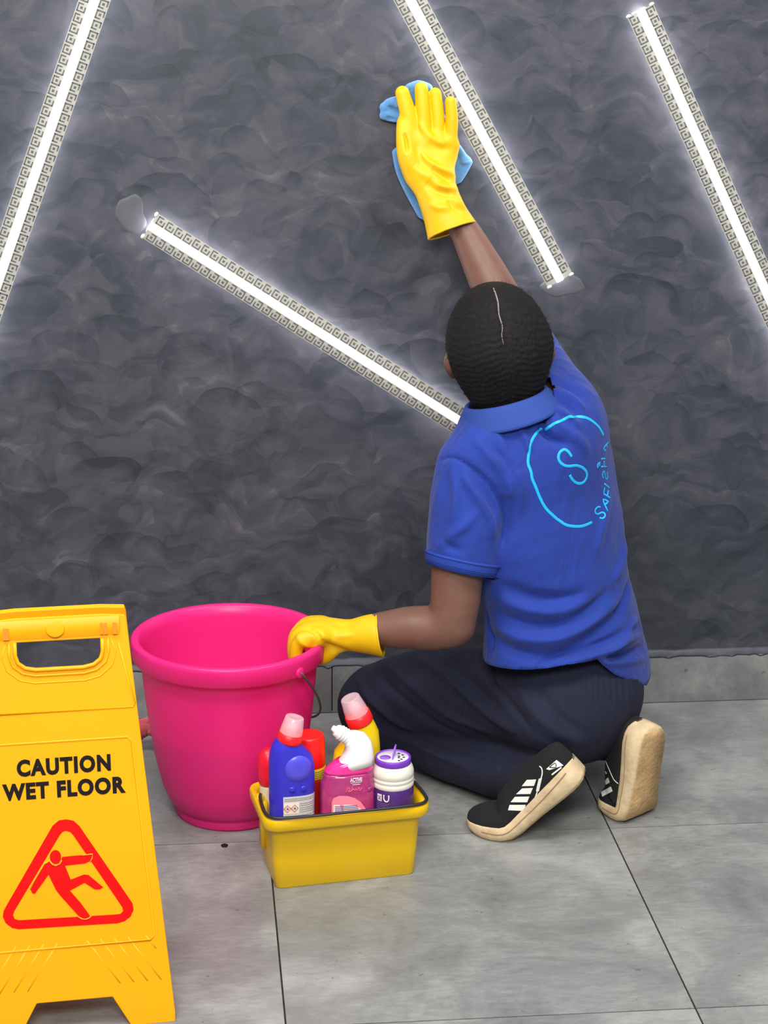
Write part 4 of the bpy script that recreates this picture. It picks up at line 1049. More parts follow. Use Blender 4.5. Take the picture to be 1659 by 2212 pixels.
# ---- polo shirt
G = Field((.22, -.66, .13), (.80, -.10, .90), .0042, .05)
tor = G.chain([A_(1228, 1540, -.41), A_(1222, 1470, -.415), A_(1217, 1390, -.415), A_(1203, 1280, -.42), A_(1172, 1110, -.42), A_(1152, 975, -.42), A_(1125, 905, -.43)],
              [.194, .190, .178, .155, .160, .150, .085], [.142, .138, .128, .112, .108, .094, .062], [rp, rp, rp, rp*.5+rs*.5, rs, rs, rs])
scap = G.ball(A_(1212, 965, -.455), (.075, .055, .085), rs, (-rs[1], rs[0], 0)); scl = G.ball(A_(1075, 1010, -.475), (.07, .05, .08), rs, (-rs[1], rs[0], 0))
yl_ = G.chain([A_(1098, 912, -.432), A_(1050, 945, -.45), A_(1020, 1003, -.472)], [.056, .051, .053], [.048, .047, .050], (0, 1, 0))
yr_ = G.chain([A_(1105, 912, -.43), A_(1155, 905, -.41), A_(1200, 898, -.39)], [.055, .056, .064], [.050, .054, .060], (0, 1, 0))
sl_ = G.chain([A_(1019, 1012, -.475), A_(1008, 1080, -.492), A_(1002, 1165, -.507), A_(995, 1235, -.517), A_(990, 1290, -.522)], [.057, .063, .0635, .0565, .052], [.055, .062, .062, .056, .052], (1, 0, 0))
sr_ = G.chain([A_(1202, 900, -.395), A_(1172, 830, -.305), A_(1135, 755, -.20), A_(1115, 725, -.155)], [.071, .063, .056, .055], None, (0, 1, 0))
lcn = nrm(LEL-LSH+np.array((-.02, .0, 0))); LCU = A_(993, 1233, -.517); rcn = nrm(REL-RSH); RCU = A_(1140, 750, -.20)
sl_ = np.maximum(sl_, G.half(LCU, lcn)); sr_ = np.maximum(sr_, G.half(RCU, rcn))
D = usmin(.05, tor, scap, scl); D = usmin(.045, D, yl_, yr_); D = smin(D, sr_, .04)
D = np.where(True, smin(D, sl_, .018), D)
V, Fq = G.mesh(D); V = relax(V, Fq, 2)
V, Fq = open_cap(V, Fq, LCU, lcn, .085, .0042); V, Fq = open_cap(V, Fq, RCU, rcn, .085, .0042)
V, Fq = plane_open(V, Fq, NKB+np.array((0, .0, .012)), nrm((-.05, -.12, 1)), .085)
# hem: heights read where the hem crosses the surface, by angle round the waist
bv = bvh_of(V, Fq); hc0 = A_(1240, 1420, -.415)[:2]
th_, zz_ = [], []
for q_ in ((1032, 1412), (1050, 1432), (1090, 1444), (1160, 1446), (1220, 1433), (1288, 1424), (1300, 1436), (1330, 1458), (1365, 1472), (1396, 1481)):
    p, _n = cast(bv, *q_)
    if p is None: continue
    th_.append(math.atan2(p[1]-hc0[1], p[0]-hc0[0])); zz_.append(p[2])
th_.append(th_[-1]+.5); zz_.append(zz_[-1]+.004)
o_ = np.argsort(th_); th_, zz_ = np.array(th_)[o_], np.array(zz_)[o_]
T = np.r_[th_-2*math.pi, th_, th_+2*math.pi]; Hh = np.tile(zz_, 3)
def hem_z(P): return np.interp(np.arctan2(P[:, 1]-hc0[1], P[:, 0]-hc0[0]), T, Hh)
low = V[:, 2]-hem_z(V); reg = V[:, 2] < .36
V2, F2, used = cut(V, Fq, ~((low < 0) & reg))
e = {}
for f in F2:
    for i in range(4):
        k_ = (min(f[i], f[(i+1) % 4]), max(f[i], f[(i+1) % 4])); e[k_] = e.get(k_, 0)+1
bd = np.array(sorted({i for k_, c_ in e.items() if c_ == 1 for i in k_}), int)
m = V2[bd, 2] < .36; V2[bd[m], 2] = hem_z(V2[bd[m]]); V, Fq = V2, F2
def C2(*L): return [(900+a/3.072, 840+b_/3.072) for a, b_ in L]
st = [(C2((800, 190), (830, 265), (900, 330), (1000, 370)), -.008, .008), (C2((880, 170), (960, 250), (1060, 330), (1140, 420)), .004, .012), (C2((770, 210), (830, 250)), .005, .010),
      (C2((150, 480), (230, 455), (330, 500), (450, 600), (540, 720), (585, 830), (580, 940)), -.0035, .0040), (C2((290, 300), (255, 380), (240, 430)), -.002, .003),
      (C2((470, 210), (560, 330), (640, 480), (690, 640), (700, 800)), .0035, .010), (C2((640, 180), (720, 330), (745, 420)), .0035, .009), (C2((380, 330), (500, 450), (590, 560), (620, 700), (600, 900)), .004, .010),
      (C2((540, 250), (620, 400), (680, 560)), -.003, .010), (C2((440, 330), (550, 470), (620, 620)), -.003, .009),
      (C2((480, 1640), (640, 1740), (900, 1760), (1150, 1650), (1350, 1480), (1420, 1250)), -.006, .013), (C2((500, 1560), (680, 1650), (930, 1660), (1180, 1540), (1360, 1360)), .0045, .013),
      (C2((520, 1480), (700, 1560), (950, 1560), (1200, 1420), (1340, 1250)), -.005, .013), (C2((560, 1300), (750, 1380), (950, 1400), (1130, 1350)), -.005, .014), (C2((540, 1390), (740, 1460), (960, 1470), (1160, 1390)), .0035, .013),
      (C2((800, 1850), (900, 1790), (1100, 1740), (1300, 1660), (1480, 1560)), -.005, .009), (C2((900, 1835), (1100, 1790), (1300, 1720), (1500, 1620)), .0045, .009),
      (C2((1250, 1790), (1400, 1760), (1540, 1690)), -.0045, .007), (C2((1200, 1800), (1330, 1820), (1520, 1790)), .003, .007), (C2((1480, 1500), (1380, 1640), (1240, 1760)), .005, .010),
      (C2((1280, 680), (1230, 900), (1190, 1100)), .003, .012), (C2((1380, 1020), (1340, 1200), (1250, 1400)), .004, .013), (C2((1420, 1180), (1410, 1320), (1340, 1500)), -.004, .011),
      (C2((240, 500), (260, 700), (230, 900)), .003, .010), (C2((130, 1060), (250, 960), (330, 900), (400, 820)), .003, .010), (C2((300, 560), (400, 700), (480, 860), (500, 1000)), .004, .012), (C2((180, 980), (210, 1040), (300, 1075)), -.0025, .008),
      (C2((350, 540), (450, 680), (530, 850)), -.003, .009), (C2((590, 700), (600, 900), (560, 1060)), -.006, .010), (C2((400, 1500), (430, 1640), (440, 1740)), .004, .010), (C2((460, 1480), (480, 1640), (500, 1760)), -.0045, .009),
      (C2((880, 120), (980, 170), (1080, 250)), .004, .008), (C2((900, 60), (1000, 110), (1100, 200)), -.0035, .007), (C2((900, 10), (1020, 60), (1120, 140)), .0035, .007), (C2((920, -40), (1040, 10), (1120, 70)), -.003, .007)]
V = folds(V, Fq, [(a, b_*2.5, c*.8) for a, b_, c in st]); V = V+vnormals(V, Fq)*wob(V, 38, .3, .0012)[:, None]
shirt = obj('polo_shirt', V, Fq, M_polo, person, label='royal blue polo shirt with a light blue back print'); solid(shirt, .0018)
SV, SF = V, Fq
bvS = bvh_of(SV, SF)
def on_shirt(L, off=.0008, smooth=4):
    Q = smooth_poly([(a, b_, 0) for a, b_ in L], smooth)[:, :2] if len(L) > 2 else np.linspace(L[0], L[1], 6)
    P, Nn = [], []
    for q_ in Q:
        p, n = cast(bvS, *q_)
        if p is None: continue
        if n@(CAM-p) < 0: n = -n
        P.append(p+n*off); Nn.append(n)
    return P, Nn
def shirt_line(name, L, r, m, off=.0003, smooth=4, flat=.2, label=None):
    P, Nn = on_shirt(L, off, smooth)
    if len(P) < 2: return
    o = obj(name, *tube(P, r, 8, flat=flat, up=np.array(Nn)), m, shirt, label=label)
M_stitch = mat('dark_blue_stitch', (17, 40, 116), .9)
M_cyan = mat('cyan_print', (28, 178, 240), .55)
def C3(*L): return [(1100+a/6.9125, 880+b_/6.914) for a, b_ in L]
shirt_line('print_ring', C3((1412, 425), (1350, 310), (1260, 220), (1160, 160), (1050, 140), (960, 145), (900, 140), (790, 195), (690, 235), (600, 290), (535, 340)), .0027, M_cyan, label='cyan ring print')
shirt_line('print_ring', C3((488, 312), (420, 370), (355, 460), (318, 560), (305, 650), (285, 740), (285, 850), (325, 960), (345, 1070), (400, 1200), (450, 1330), (540, 1500), (680, 1640), (760, 1700), (860, 1760), (1000, 1780), (1110, 1770), (1240, 1715)), .0027, M_cyan, label='cyan ring print')
shirt_line('print_letter', C3((935, 740), (880, 660), (820, 630), (760, 670), (735, 740), (755, 810), (820, 865), (900, 880), (1000, 870), (1090, 900), (1150, 960), (1160, 1030), (1120, 1110), (1050, 1140), (980, 1115), (930, 1060), (905, 1010)), .0026, M_cyan, label='cyan letter S')
for L in (  # SAFISHA lettered up the right side of the ring
    [(1365, 1492), (1330, 1485), (1290, 1520), (1285, 1570), (1320, 1595), (1380, 1570), (1420, 1580), (1432, 1620), (1400, 1655), (1350, 1650)],
    [(1475, 1555), (1400, 1375), (1515, 1430)], [(1430, 1450), (1470, 1420)],
    [(1515, 1355), (1410, 1290)], [(1410, 1290), (1425, 1195)], [(1465, 1320), (1480, 1240)],
    [(1505, 1210), (1420, 1140)],
    [(1405, 1060), (1392, 1020), (1400, 970), (1420, 960), (1430, 1000), (1440, 1060), (1462, 1070), (1470, 1020), (1460, 970)],
    [(1372, 885), (1462, 888)], [(1420, 885), (1415, 800)], [(1375, 770), (1438, 765)],
    [(1490, 515), (1410, 610), (1455, 660)], [(1455, 560), (1465, 600)]):
    shirt_line('print_letter', C3(*L), .0016, M_cyan, smooth=3)
shirt_line('print_dot', C3((1325, 905), (1320, 860), (1350, 830), (1345, 880)), .0022, M_cyan)
M_polo2 = mat('royal_blue_rib', (27, 61, 154), .85, bump=.3, bscale=600)
# ribbed cuff band on the left sleeve and stitched hems
cu = smooth_poly([(926, 1222, 0), (960, 1232, 0), (1000, 1240, 0), (1047, 1243, 0)], 6)[:, :2]
def ring_on(V, c, n, d, off=.0015, k=40):
    """ring of points on mesh V around axis n at distance d below the plane"""
    n = nrm(n); u = nrm(np.cross(n, (0, 1, .2))); v = np.cross(n, u); out = []
    bvx = bvS
    for a in np.linspace(0, 2*math.pi, k, endpoint=False):
        dr = u*math.cos(a)+v*math.sin(a); r = bvx.ray_cast(Vector(c+n*d), Vector(dr), .12)
        out.append((c+n*d+dr*((np.linalg.norm(np.array(r[0])-c-n*d) if r[0] is not None else .055)+off)))
    return out
Rb = [ring_on(SV, LCU, lcn, d, o2) for d, o2 in ((-.001, -.0015), (-.001, .0022), (-.006, .0026), (-.013, .0026), (-.020, .0024), (-.0235, .0022), (-.0245, -.001))]
rad0 = Rb[0]
# even the band out so that it reads as one rib knit piece
cb_ = [np.mean(r, axis=0) for r in Rb]
obj('sleeve_band', *rings(Rb, True, False, False), M_polo2, shirt, label='ribbed sleeve band')
for d in (-.006, -.009, -.0205):
    obj('sleeve_stitch', *tube([p for p in ring_on(SV, LCU, lcn, d, .0027)], .0007, 5, closed=True), M_stitch, shirt)
# fold-over collar
def collar_ring(dz, r, tilt, k=64):
    c = NKB+np.array((-.002, -.010, .010)); n = nrm((-.26, -.06, 1)); u = nrm(np.cross((0, 1, 0), n)); v = np.cross(n, u)
    out = []
    for a in np.linspace(math.radians(-245), math.radians(65), k):
        back = .5-.5*math.sin(a)                         # 1 at the nape, 0 at the throat
        rr = r*(1.0+.05*back); out.append(c+u*rr*math.cos(a)*1.08+v*rr*math.sin(a)+n*(dz+tilt*back))
    return out
R = [collar_ring(*q_) for q_ in ((-.020, .066, .004), (.008, .062, .010), (.018, .0605, .014), (.0205, .0615, .0145), (.0205, .0645, .0145), (.016, .068, .013), (.008, .074, .009), (-.001, .081, .004), (-.0045, .0832, .003), (-.0055, .0822, .003), (-.003, .078, .003))]
V_, F_ = rings(R, closed=False, cap0=False, cap1=False)
M_col = mat('ribbed_collar_blue', (38, 68, 148), .85, bump=.3, bscale=500)
co = obj('collar', V_, F_, M_col, shirt, label='ribbed fold-over collar'); solid(co, .0012)
for dz, r in ((.0045, .0782), (.002, .0800), (-.0005, .0818)):
    obj('collar_stitch', *tube(collar_ring(dz, r, .001), .0006, 5), M_stitch, shirt)

# ---- hair: pulled flat in rows either side of a centre parting
G = Field(HC-.16, HC+.16, .0026, .04)
hair = smin(G.ball(hd_(-.001, -.008, .010), (.0868, .098, .084), HR, HF), G.ball(hd_(-.001, -.004, .046), (.060, .080, .0560), HR, HF), .03)
back = G.chain([hd_(0, -.036, -.004), hd_(.002, -.040, -.040), hd_(.008, -.042, -.072), hd_(.014, -.038, -.100)], [.083, .075, .060, .040], [.062, .056, .046, .034], HR)
hair = smin(hair, back, .03)
hair = np.maximum(hair, G.half(hd_(0, .048, .030), nrm(HF*1.0-HU*.25)))
hair = np.maximum(hair, -G.half(hd_(0, 0, -.098), HU-.15*HR))
V, Fq = G.mesh(hair); V = relax(V, Fq, 2)
Nn = vnormals(V, Fq); L_ = V-HC; lx, ly, lz = L_@HR, L_@HF, L_@HU
ang = np.abs(lx)*1.0
rows = np.sin(2*math.pi*(lz+.32*np.abs(lx)+.0020*np.sin(lx*75+lz*40)+.0016*np.sin(lx*190+lz*130))/.0105)
rid = .00055*rows*np.clip(np.abs(lx)/.012, 0, 1)
part = 0.
rng = np.random.RandomState(3)
V = V+Nn*(rid+part+rng.normal(0, .00035, len(V)))[:, None]
M_hairm = mat('black_hair', (19, 16, 16), .7, spec=.3, var=.3, vscale=150, bump=.8, bscale=700)
V = folds(V, Fq, [([(1066, 618), (1075, 650), (1078, 680), (1085, 705), (1084, 725), (1088, 745), (1090, 775), (1090, 810)], -.0042, .0045)])
hairo = obj('hair', V, Fq, M_hairm, person, label='black hair pressed into rows with a centre parting')
bvH = bvh_of(V, Fq)
P, Nn2 = [], []
for q_ in smooth_poly([(1066, 622, 0), (1075, 650, 0), (1078, 680, 0), (1085, 705, 0), (1084, 725, 0), (1088, 745, 0)], 6)[:, :2]:
    p, n = cast(bvH, *q_)
    if p is not None: P.append(p+n*.0002); Nn2.append(n)
rr_ = [.0017*(1-.75*i/len(P)) for i in range(len(P))]
obj('parting', *tube(P, rr_, 6, flat=.3, up=np.array(Nn2)), mat('scalp', (136, 122, 120), .6), hairo, label='pale scalp along the parting')
# loose fuzz standing off the rows
rnd = random.Random(5); fz_V, fz_F = [], []
ids = [i for i in range(0, len(V), 3) if lx[i]**2 > .00002]
Nn = vnormals(V, Fq)
for i in ids:
    if rnd.random() > .55: continue
    p = V[i]; n = Nn[i]; t = nrm(np.cross(n, HF)+.3*np.array([rnd.gauss(0, 1) for _ in range(3)]))
    l_ = rnd.uniform(.004, .012); a = p; b_ = p+n*l_*.35+t*l_*.5; c = p+n*l_*.55+t*l_
    w_ = nrm(np.cross(n, t))*.00016; k_ = len(fz_V)
    fz_V += [a-w_, a+w_, b_+w_, b_-w_, c]; fz_F += [(k_, k_+1, k_+2, k_+3), (k_+3, k_+2, k_+4)]
obj('hair_fuzz', fz_V, fz_F, M_hairm, hairo, smooth=False, kind='stuff')

# ---- shoes: black knit upper on a thick cream sole, flexed at the ball of the foot
M_knit = mat('black_knit_upper', (16, 16, 19), .9, bump=.5, bscale=900)
def sole_material():
    m = mat('worn_cream_sole', (206, 182, 144), .75, var=.16, vscale=45, bump=.5, bscale=120)
    return m
M_sole = sole_material()
M_tread = mat('dirty_tan_tread', (186, 152, 104), .85, var=.25, vscale=35, bump=.9, bscale=160)
M_stripe = mat('white_stripe', (232, 230, 220), .6)
def shoe(B, ang, th, lat, label, tall=1.):
    """B ball of the foot on the floor, ang heading of the toes, th lift of the heel, lat +1: outer side on the left"""
    a = math.radians(ang); d = np.array((math.cos(a), math.sin(a), 0)); l = np.cross(Z, d); th = math.radians(th)
    xs = np.linspace(.075, -.205, 141); ph = th*np.clip((.022-xs)/.058, 0, 1); ph = th*(3*(ph/th)**2-2*(ph/th)**3)
    pos = np.zeros((len(xs), 2)); i0 = np.argmin(abs(xs-.022)); pos[0] = (xs[0], 0)
    for i in range(1, len(xs)):
        s_ = xs[i-1]-xs[i]; f = (ph[i]+ph[i-1])/2; pos[i] = pos[i-1]+s_*np.array((-math.cos(f), math.sin(f)))
    def W(x, y_, z):
        p0 = np.interp(-x, -xs, pos[:, 0]); p1 = np.interp(-x, -xs, pos[:, 1]); f = np.interp(-x, -xs, ph)
        return B+d*(p0+z*math.sin(f))+Z*(p1+z*math.cos(f))+l*y_
    sx = [.074, .072, .066, .056, .042, .025, .008, -.01, -.03, -.055, -.08, -.105, -.13, -.15, -.166, -.176, -.181, -.183]
    hw = [.008, .016, .026, .034, .040, .0435, .045, .0445, .042, .0385, .036, .0355, .036, .035, .031, .024, .015, .008]
    hw = [h_*1.07 for h_ in hw]
    off = [.004, .004, .003, .002, .0, -.001, -.001, 0, .001, .002, .002, .001, 0, 0, 0, 0, 0, 0]      # toes swing inward
    tk = [.020, .021, .022, .023, .024, .025, .0255, .026, .027, .029, .031, .034, .037, .039, .040, .040, .039, .038]
    spr = [.012, .010, .007, .004, .0015, 0, 0, 0, 0, 0, 0, 0, 0, 0, .001, .003, .006, .009]
    R = []
    for x, w_, o_, t_, s_ in zip(sx, hw, off, tk, spr):
        c = -o_*lat
        sec = [(-w_*.90, s_), (-w_*.45, s_-.0005*0), (w_*.45, s_), (w_*.90, s_), (w_*1.0, s_+.004), (w_*1.04, s_+(t_-s_)*.45), (w_*1.0, t_-.003), (w_*.95, t_), (w_*.4, t_+.001), (-w_*.4, t_+.001), (-w_*.95, t_), (-w_*1.0, t_-.003), (-w_*1.04, s_+(t_-s_)*.45), (-w_*1.0, s_+.004)]
        R.append([W(x, c+y_, z) for y_, z in sec])
    root = obj('shoe', *rings(R), M_sole, person, label=label)
    sharp(root, 70)
    # tread pad under the sole
    R = []
    for x, w_, o_, s_ in list(zip(sx, hw, off, spr))[2:-2]:
        R.append([W(x, -o_*lat+y_, z) for y_, z in ((-w_*.86, s_+.002), (-w_*.84, s_-.0022), (0, s_-.003), (w_*.84, s_-.0022), (w_*.86, s_+.002))])
    obj('tread', *rings(R), M_tread, root, label='dirty tan tread')
    # groove along the midsole
    for sg in (1, -1):
        pts = [W(x, -o_*lat+sg*w_*1.035, s_+(t_-s_)*(.62+.22*max(0, (-x-.09)/.1))) for x, w_, o_, t_, s_ in list(zip(sx, hw, off, tk, spr))[4:-3]]
        obj('midsole_crease', *tube(smooth_poly(pts, 3), .0009, 5), mat('sole_crease', (150, 124, 92), .8), root)
    # upper
    ht = [.026, .030, .036, .042, .048, .053, .058, .063, .068, .073, .077, .079, .080, .080, .079, .077, .074, .070]
    ht = [t_+(h_-t_)*tall for t_, h_ in zip(tk, ht)]; U = []
    for x, w_, o_, t_, h_ in list(zip(sx, hw, off, tk, ht)):
        c = -o_*lat; wt = w_*(.93 if x > -.1 else .90); top_w = .55 if x > -.06 else .62
        z0 = t_-.004; sec = []
        for k_ in range(17):
            f = math.pi*k_/16; y_ = wt*math.cos(f); y_ = math.copysign(abs(y_/wt)**.75, y_)*wt if wt else 0
            z = z0+(h_-z0)*math.sin(f)**.85
            y_ *= 1-(1-top_w)*(math.sin(f)**2)*.55
            sec.append(W(x, c+y_, z))
        U.append(sec)
    V_, F_ = rings(U)
    up = obj('upper', V_, F_, M_knit, root, label='black knit upper')
    quads = [f for f in F_ if len(f) == 4]
    return root, BVHTree.FromPolygons([Vector(v) for v in V_], [tuple(f) for f in F_]), up
def decal(name, bv_, c4, m, parent, off=.0006, n=5, k=8):
    """small patch laid on a surface, corners given where they appear"""
    c4 = np.array(c4, float); V_, F_ = [], []; idx = {}
    for i in range(n+1):
        for j in range(k+1):
            u_, v_ = j/k, i/n; q_ = (c4[0]*(1-u_)+c4[1]*u_)*(1-v_)+(c4[3]*(1-u_)+c4[2]*u_)*v_
            p, nn = cast(bv_, *q_)
            if p is None: continue
            if nn@(CAM-p) < 0: nn = -nn
            idx[i, j] = len(V_); V_.append(p+nn*off)
    for i in range(n):
        for j in range(k):
            q_ = [idx.get(t_) for t_ in ((i, j), (i, j+1), (i+1, j+1), (i+1, j))]
            if None not in q_:
                P4 = np.array([V_[t_] for t_ in q_])
                if np.ptp(P4, axis=0).max() < .03: F_.append(tuple(q_))
    if F_: obj(name, V_, F_, m, parent)
def line_on(name, bv_, L, r, m, parent, off=.0006, smooth=4):
    Q = smooth_poly([(a, b_, 0) for a, b_ in L], smooth)[:, :2] if len(L) > 2 else np.linspace(L[0], L[1], 5)
    P, Nn = [], []
    for q_ in Q:
        p, nn = cast(bv_, *q_)
        if p is None or (P and np.linalg.norm(p-P[-1]) > .03): continue
        if nn@(CAM-p) < 0: nn = -nn
        P.append(p+nn*off); Nn.append(nn)
    if len(P) > 1: obj(name, *tube(P, r, 6, flat=.4, up=np.array(Nn)), m, parent)
def C5(*L): return [(1000+a/3.687, 1530+b_/3.6875) for a, b_ in L]
e1_ = at(1092, 1819, z=0.); a1 = math.radians(163); l1 = np.cross(Z, (math.cos(a1), math.sin(a1), 0))
s1, bv1, up1 = shoe(e1_-l1*.043, 163, 45, 1, 'nearer black shoe with cream sole and four white stripes')
for q_ in (((510, 570), (585, 566), (567, 618), (470, 620)), ((472, 638), (558, 634), (538, 682), (424, 684)), ((415, 705), (530, 702), (512, 748), (380, 748)), ((372, 770), (500, 768), (488, 817), (360, 812))):
    decal('stripe', bv1, C5(*q_), M_stripe, s1)
line_on('piping', bv1, C5((610, 462), (628, 480), (632, 520), (622, 560), (600, 640), (580, 700), (562, 750), (560, 790)), .0012, M_stripe, s1)
decal('badge', bv1, C5((605, 560), (632, 552), (606, 660), (582, 658)), M_stripe, s1, off=.0009)
decal('badge', bv1, C5((745, 412), (800, 455), (690, 492), (664, 484)), M_stripe, s1, off=.0009)
line_on('badge_mark', bv1, C5((690, 470), (735, 435), (742, 470), (690, 470)), .0008, M_knit, s1, off=.0014, smooth=2)
line_on('badge_mark', bv1, C5((708, 530), (740, 505), (785, 470)), .0016, M_stripe, s1)
e2_ = at(1338, 1780, z=0.); a2 = math.radians(126); l2 = np.cross(Z, (math.cos(a2), math.sin(a2), 0))
s2, bv2, up2 = shoe(e2_-l2*.046, 126, 84, -1, 'farther black shoe standing on its toes, cream sole facing the viewer', 1.3)
for q_ in (((1072, 440), (1105, 415), (1122, 465), (1070, 492)), ((1072, 530), (1135, 487), (1150, 520), (1075, 562)), ((1080, 600), (1160, 552), (1172, 590), (1088, 642)), ((1100, 668), (1180, 622), (1195, 660), (1112, 705))):
    decal('stripe', bv2, C5(*q_), M_stripe, s2)
line_on('piping', bv2, C5((1078, 315), (1105, 335), (1120, 380), (1150, 450), (1180, 520), (1205, 570), (1238, 600)), .0011, M_stripe, s2)
line_on('badge_mark', bv2, C5((1125, 300), (1140, 240), (1165, 215), (1150, 260), (1130, 300)), .0010, M_stripe, s2, smooth=2)
line_on('badge_mark', bv2, C5((1190, 225), (1180, 270), (1170, 320)), .0013, M_stripe, s2)

# ---- right glove, flat against the wall over the cloth
G = Field(np.array((.20, -.135, .90)), np.array((.47, -.004, 1.27)), .0018, .03)
A = A_
fi = [G.chain([A(893, 305, -.034), A(882, 248, -.030), A(869, 201, -.026)], [.0162, .0155, .0132]),
      G.chain([A(919, 305, -.037), A(914, 245, -.033), A(910, 192, -.026)], [.0142, .0138, .0126]),
      G.chain([A(946, 308, -.036), A(945, 250, -.031), A(940, 203, -.025)], [.0134, .0128, .0118]),
      G.chain([A(972, 312, -.037), A(976, 262, -.039), A(973, 220, -.037)], [.0124, .0118, .0104])]
palm = G.chain([A(928, 308, -.037), A(925, 345, -.040), A(931, 385, -.048)], [.056, .053, .041], [.019, .023, .026], (1, 0, .05))
thumb = G.chain([A(897, 375, -.048), A(880, 335, -.050), A(874, 290, -.040), A(872, 265, -.030)], [.022, .019, .016, .013])
gau = G.chain([A(931, 380, -.049), A(945, 420, -.058), A(962, 465, -.067), A(978, 505, -.074), A(990, 540, -.080)], [.041, .0385, .041, .0475, .050], [.027, .031, .036, .040, .042], (1, 0, .3))
D = usmin(.002, *fi); D = smin(D, palm, .012); D = smin(D, thumb, .007); 
cn = nrm(A(990, 540, -.080)-A(962, 465, -.067)+np.array((0, -.0, 0))); cc = A(977, 497, -.073)
cn = nrm(np.array((.32, -.30, -.90)))
gau = np.maximum(gau, G.half(cc, cn)); D = smin(D, gau, .012)
V, Fq = G.mesh(D); V = relax(V, Fq, 2)
V, Fq = open_cap(V, Fq, cc, cn, .075, .0018)
def C4(*L): return [(820+a/5.671, 150+b_/5.672) for a, b_ in L]
st = [(C4((500, 1000), (600, 1130), (760, 1230), (900, 1290), (990, 1400)), .0050, .0060), (C4((640, 1200), (760, 1290), (880, 1380)), -.0045, .007),
      (C4((680, 1400), (800, 1450), (900, 1465), (1000, 1430)), .0050, .0060), (C4((560, 1380), (700, 1490), (900, 1540)), -.0040, .008), (C4((900, 1560), (960, 1640), (1050, 1700)), .0035, .006), (C4((600, 1640), (720, 1690), (880, 1690)), .0030, .007), (C4((840, 1600), (900, 1690), (1000, 1760)), -.0030, .006),
      (C4((470, 640), (560, 760), (700, 890), (820, 930)), .0032, .007), (C4((600, 870), (740, 960), (900, 960)), -.0028, .009), (C4((300, 780), (330, 880), (345, 1010)), -.0055, .0035), (C4((420, 1180), (500, 1260), (640, 1330)), .002, .008)]
V = folds(V, Fq, [(a, b_*1.5, c) for a, b_, c in st]); V = relax(V, Fq, 1)
gl1 = obj('rubber_glove', V, Fq, M_glove, person, label='yellow rubber glove spread flat on the wall'); solid(gl1, .0013)
def bead(V, Fq, c, n, rad, r, parent):
    """rolled bead along the open edge nearest to c"""
    e = {}
    for f in Fq:
        for i in range(4):
            k_ = (min(f[i], f[(i+1) % 4]), max(f[i], f[(i+1) % 4])); e[k_] = e.get(k_, 0)+1
    bd = np.array(sorted({i for k_, c_ in e.items() if c_ == 1 for i in k_}), int); P = V[bd]; P = P[np.linalg.norm(P-c, axis=1) < rad]
    if len(P) < 8: return
    n = nrm(n); u = nrm(np.cross(n, (0, 1, .1))); v = np.cross(n, u); c0 = P.mean(0); an = np.arctan2((P-c0)@v, (P-c0)@u); out = []
    for t_ in np.linspace(-math.pi, math.pi, 48, endpoint=False):
        w_ = np.exp(-(np.angle(np.exp(1j*(an-t_)))/.12)**2)+1e-9; out.append((P*w_[:, None]).sum(0)/w_.sum())
    obj('cuff_bead', *tube(out, r, 8, closed=True), M_glove, parent, label='rolled cuff edge')
bead(V, Fq, cc, cn, .08, .0024, gl1)

# ---- left glove, gripping the bucket rim
G = Field(np.array((-.02, -.56, .20)), np.array((.27, -.36, .42)), .0021, .03)
rimc = BC+np.array((0, 0, .329))
hand = G.chain([A(735, 1372, -.462), A(708, 1366, -.462), A(676, 1366, -.460)], [.033, .041, .044], [.022, .024, .022], (0, 1, 0))
fing = []
for i, (yy, px_, py_) in enumerate(((-.500, 664, 1378), (-.478, 660, 1368), (-.456, 661, 1360), (-.434, 665, 1354))):
    k0_ = A(px_, py_, yy); rr = (.0118, .0130, .0135, .0130)[i]
    fing.append(G.chain([k0_+np.array((.022, .004, .002)), k0_+np.array((-.004, 0, .001)), k0_+np.array((-.018, 0, -.016)), k0_+np.array((-.018, .002, -.044)), k0_+np.array((-.008, .004, -.060))], [rr*1.1, rr*1.08, rr, rr*.95, rr*.85]))
thm = G.chain([A(725, 1385, -.475), A(716, 1403, -.478), A(703, 1418, -.474), A(694, 1424, -.464)], [.016, .0150, .0130, .010])
gau = G.chain([A(733, 1372, -.463), A(765, 1372, -.470), A(800, 1370, -.480), A(838, 1371, -.490), A(880, 1371, -.50)], [.031, .0325, .0370, .0430, .047], [.024, .028, .034, .039, .043], (0, 1, 0))
cn2 = nrm(np.array((.90, -.16, -.05))+np.array((0, 0, .22))); cc2 = A(822, 1371, -.487)
gau = np.maximum(gau, G.half(cc2, cn2))
D = usmin(.006, *fing); D = smin(D, hand, .014); D = smin(D, thm, .008); D = smin(D, gau, .014)
V, Fq = G.mesh(D); V = relax(V, Fq, 2); V, Fq = open_cap(V, Fq, cc2, cn2, .075, .0021)
def C6(*L): return [(600+a/6.381, 1300+b_/6.381) for a, b_ in L]
st = [(C6((330, 400), (430, 370), (540, 430), (600, 520)), -.0050, .0050), (C6((270, 450), (330, 560), (450, 610), (560, 590)), .0035, .006), (C6((600, 500), (700, 600), (820, 650), (1000, 690)), -.0035, .007), (C6((520, 400), (620, 480), (700, 560)), .0030, .006), (C6((760, 270), (860, 320), (1000, 330)), -.002, .008), (C6((780, 460), (900, 470), (1050, 450)), .0018, .005)]
V = folds(V, Fq, [(a, b_*1.4, c) for a, b_, c in st]); V = relax(V, Fq, 1)
gl2 = obj('rubber_glove', V, Fq, M_glove, person, label='yellow rubber glove gripping the bucket rim'); solid(gl2, .0013)
bead(V, Fq, cc2, cn2, .08, .0020, gl2)

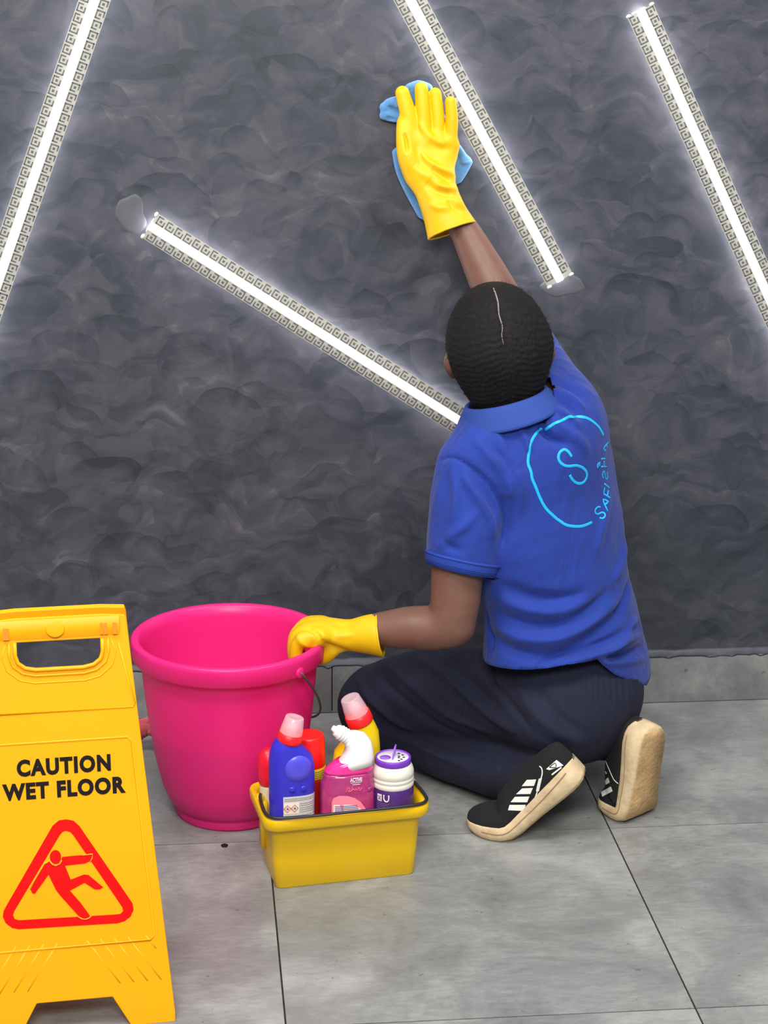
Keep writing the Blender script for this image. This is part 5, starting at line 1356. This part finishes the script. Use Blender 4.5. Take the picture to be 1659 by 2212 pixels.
# ------------------------------------------------------------------ blue wiping cloth under the hand
G = Field(np.array((.17, -.034, .92)), np.array((.47, .004, 1.27)), .0019, .03)
out_ = [(822, 240), (833, 214), (858, 204), (872, 192), (884, 180), (902, 172), (922, 178), (938, 195), (958, 235), (982, 300), (1022, 349), (1003, 382), (988, 398), (975, 440), (950, 470), (924, 490), (905, 468), (880, 420), (859, 372), (852, 325), (860, 300), (866, 268), (836, 264), (821, 254)]
poly = np.array([(A(x, y_, -.006)[0], A(x, y_, -.006)[2]) for x, y_ in out_])
X2, Z2 = np.meshgrid(G.ax[0], G.ax[2], indexing='ij')
dist = np.full(X2.shape, 1e9); inside = np.zeros(X2.shape, bool)
for i in range(len(poly)):
    a, b_ = poly[i-1], poly[i]; ex, ez = b_-a; px_, pz_ = X2-a[0], Z2-a[1]
    t = np.clip((px_*ex+pz_*ez)/(ex*ex+ez*ez), 0, 1); dist = np.minimum(dist, np.hypot(px_-t*ex, pz_-t*ez))
    inside ^= ((a[1] > Z2) != (b_[1] > Z2)) & (X2 < (b_[0]-a[0])*(Z2-a[1])/(b_[1]-a[1]+1e-12)+a[0])
sd2 = np.where(inside, -dist, dist)
lump = .0016*np.sin(X2*95+2*np.sin(Z2*40))+.0012*np.sin(Z2*120+3*np.sin(X2*60))
Y3 = G.ax[1][None, :, None]; mid = -.0068
slab = np.abs(Y3-mid+lump[:, None, :]*.5)-.0052
q0 = np.maximum(sd2[:, None, :]+.004, -.05); q1 = slab+.0
D = np.minimum(np.maximum(q0, q1), 0)+np.sqrt(np.maximum(q0, 0)**2+np.maximum(q1, 0)**2)-.0018
D = D.astype(np.float32)
for L_, r_ in ((((830, 232), (848, 222), (868, 228)), .009), (((828, 250), (846, 244), (868, 252)), .007), (((884, 190), (905, 184), (925, 190)), .008), (((856, 330), (864, 370), (884, 415), (910, 462)), .008), (((1000, 345), (1012, 350), (992, 388)), .006), (((990, 320), (1004, 345)), .006)):
    D = smin(D, G.chain([A(x, y_, -.010) for x, y_ in L_], [r_]*len(L_)), .006)
D = np.maximum(D, np.broadcast_to(Y3+.0008, D.shape))
V, Fq = G.mesh(D); V = relax(V, Fq, 1)
st = [([(838, 228), (852, 240), (866, 246)], -.0045, .0035), ([(830, 245), (848, 250), (862, 258)], .003, .003), ([(858, 340), (872, 385), (900, 440)], -.003, .004), ([(995, 352), (1018, 350)], .003, .003), ([(868, 205), (880, 200), (890, 190)], -.003, .003), ([(862, 215), (856, 235)], .003, .004), ([(986, 330), (1000, 365)], -.002, .004)]
V = folds(V, Fq, st)
M_cloth = mat('blue_microfibre', (84, 142, 200), .95, var=.10, vscale=60, bump=.8, bscale=900, sheen=.4)
tag(obj('wiping_cloth', V, Fq, M_cloth, base=A(925, 330, 0.)), 'crumpled light blue wiping cloth pressed on the wall under the gloved hand', 'cloth')
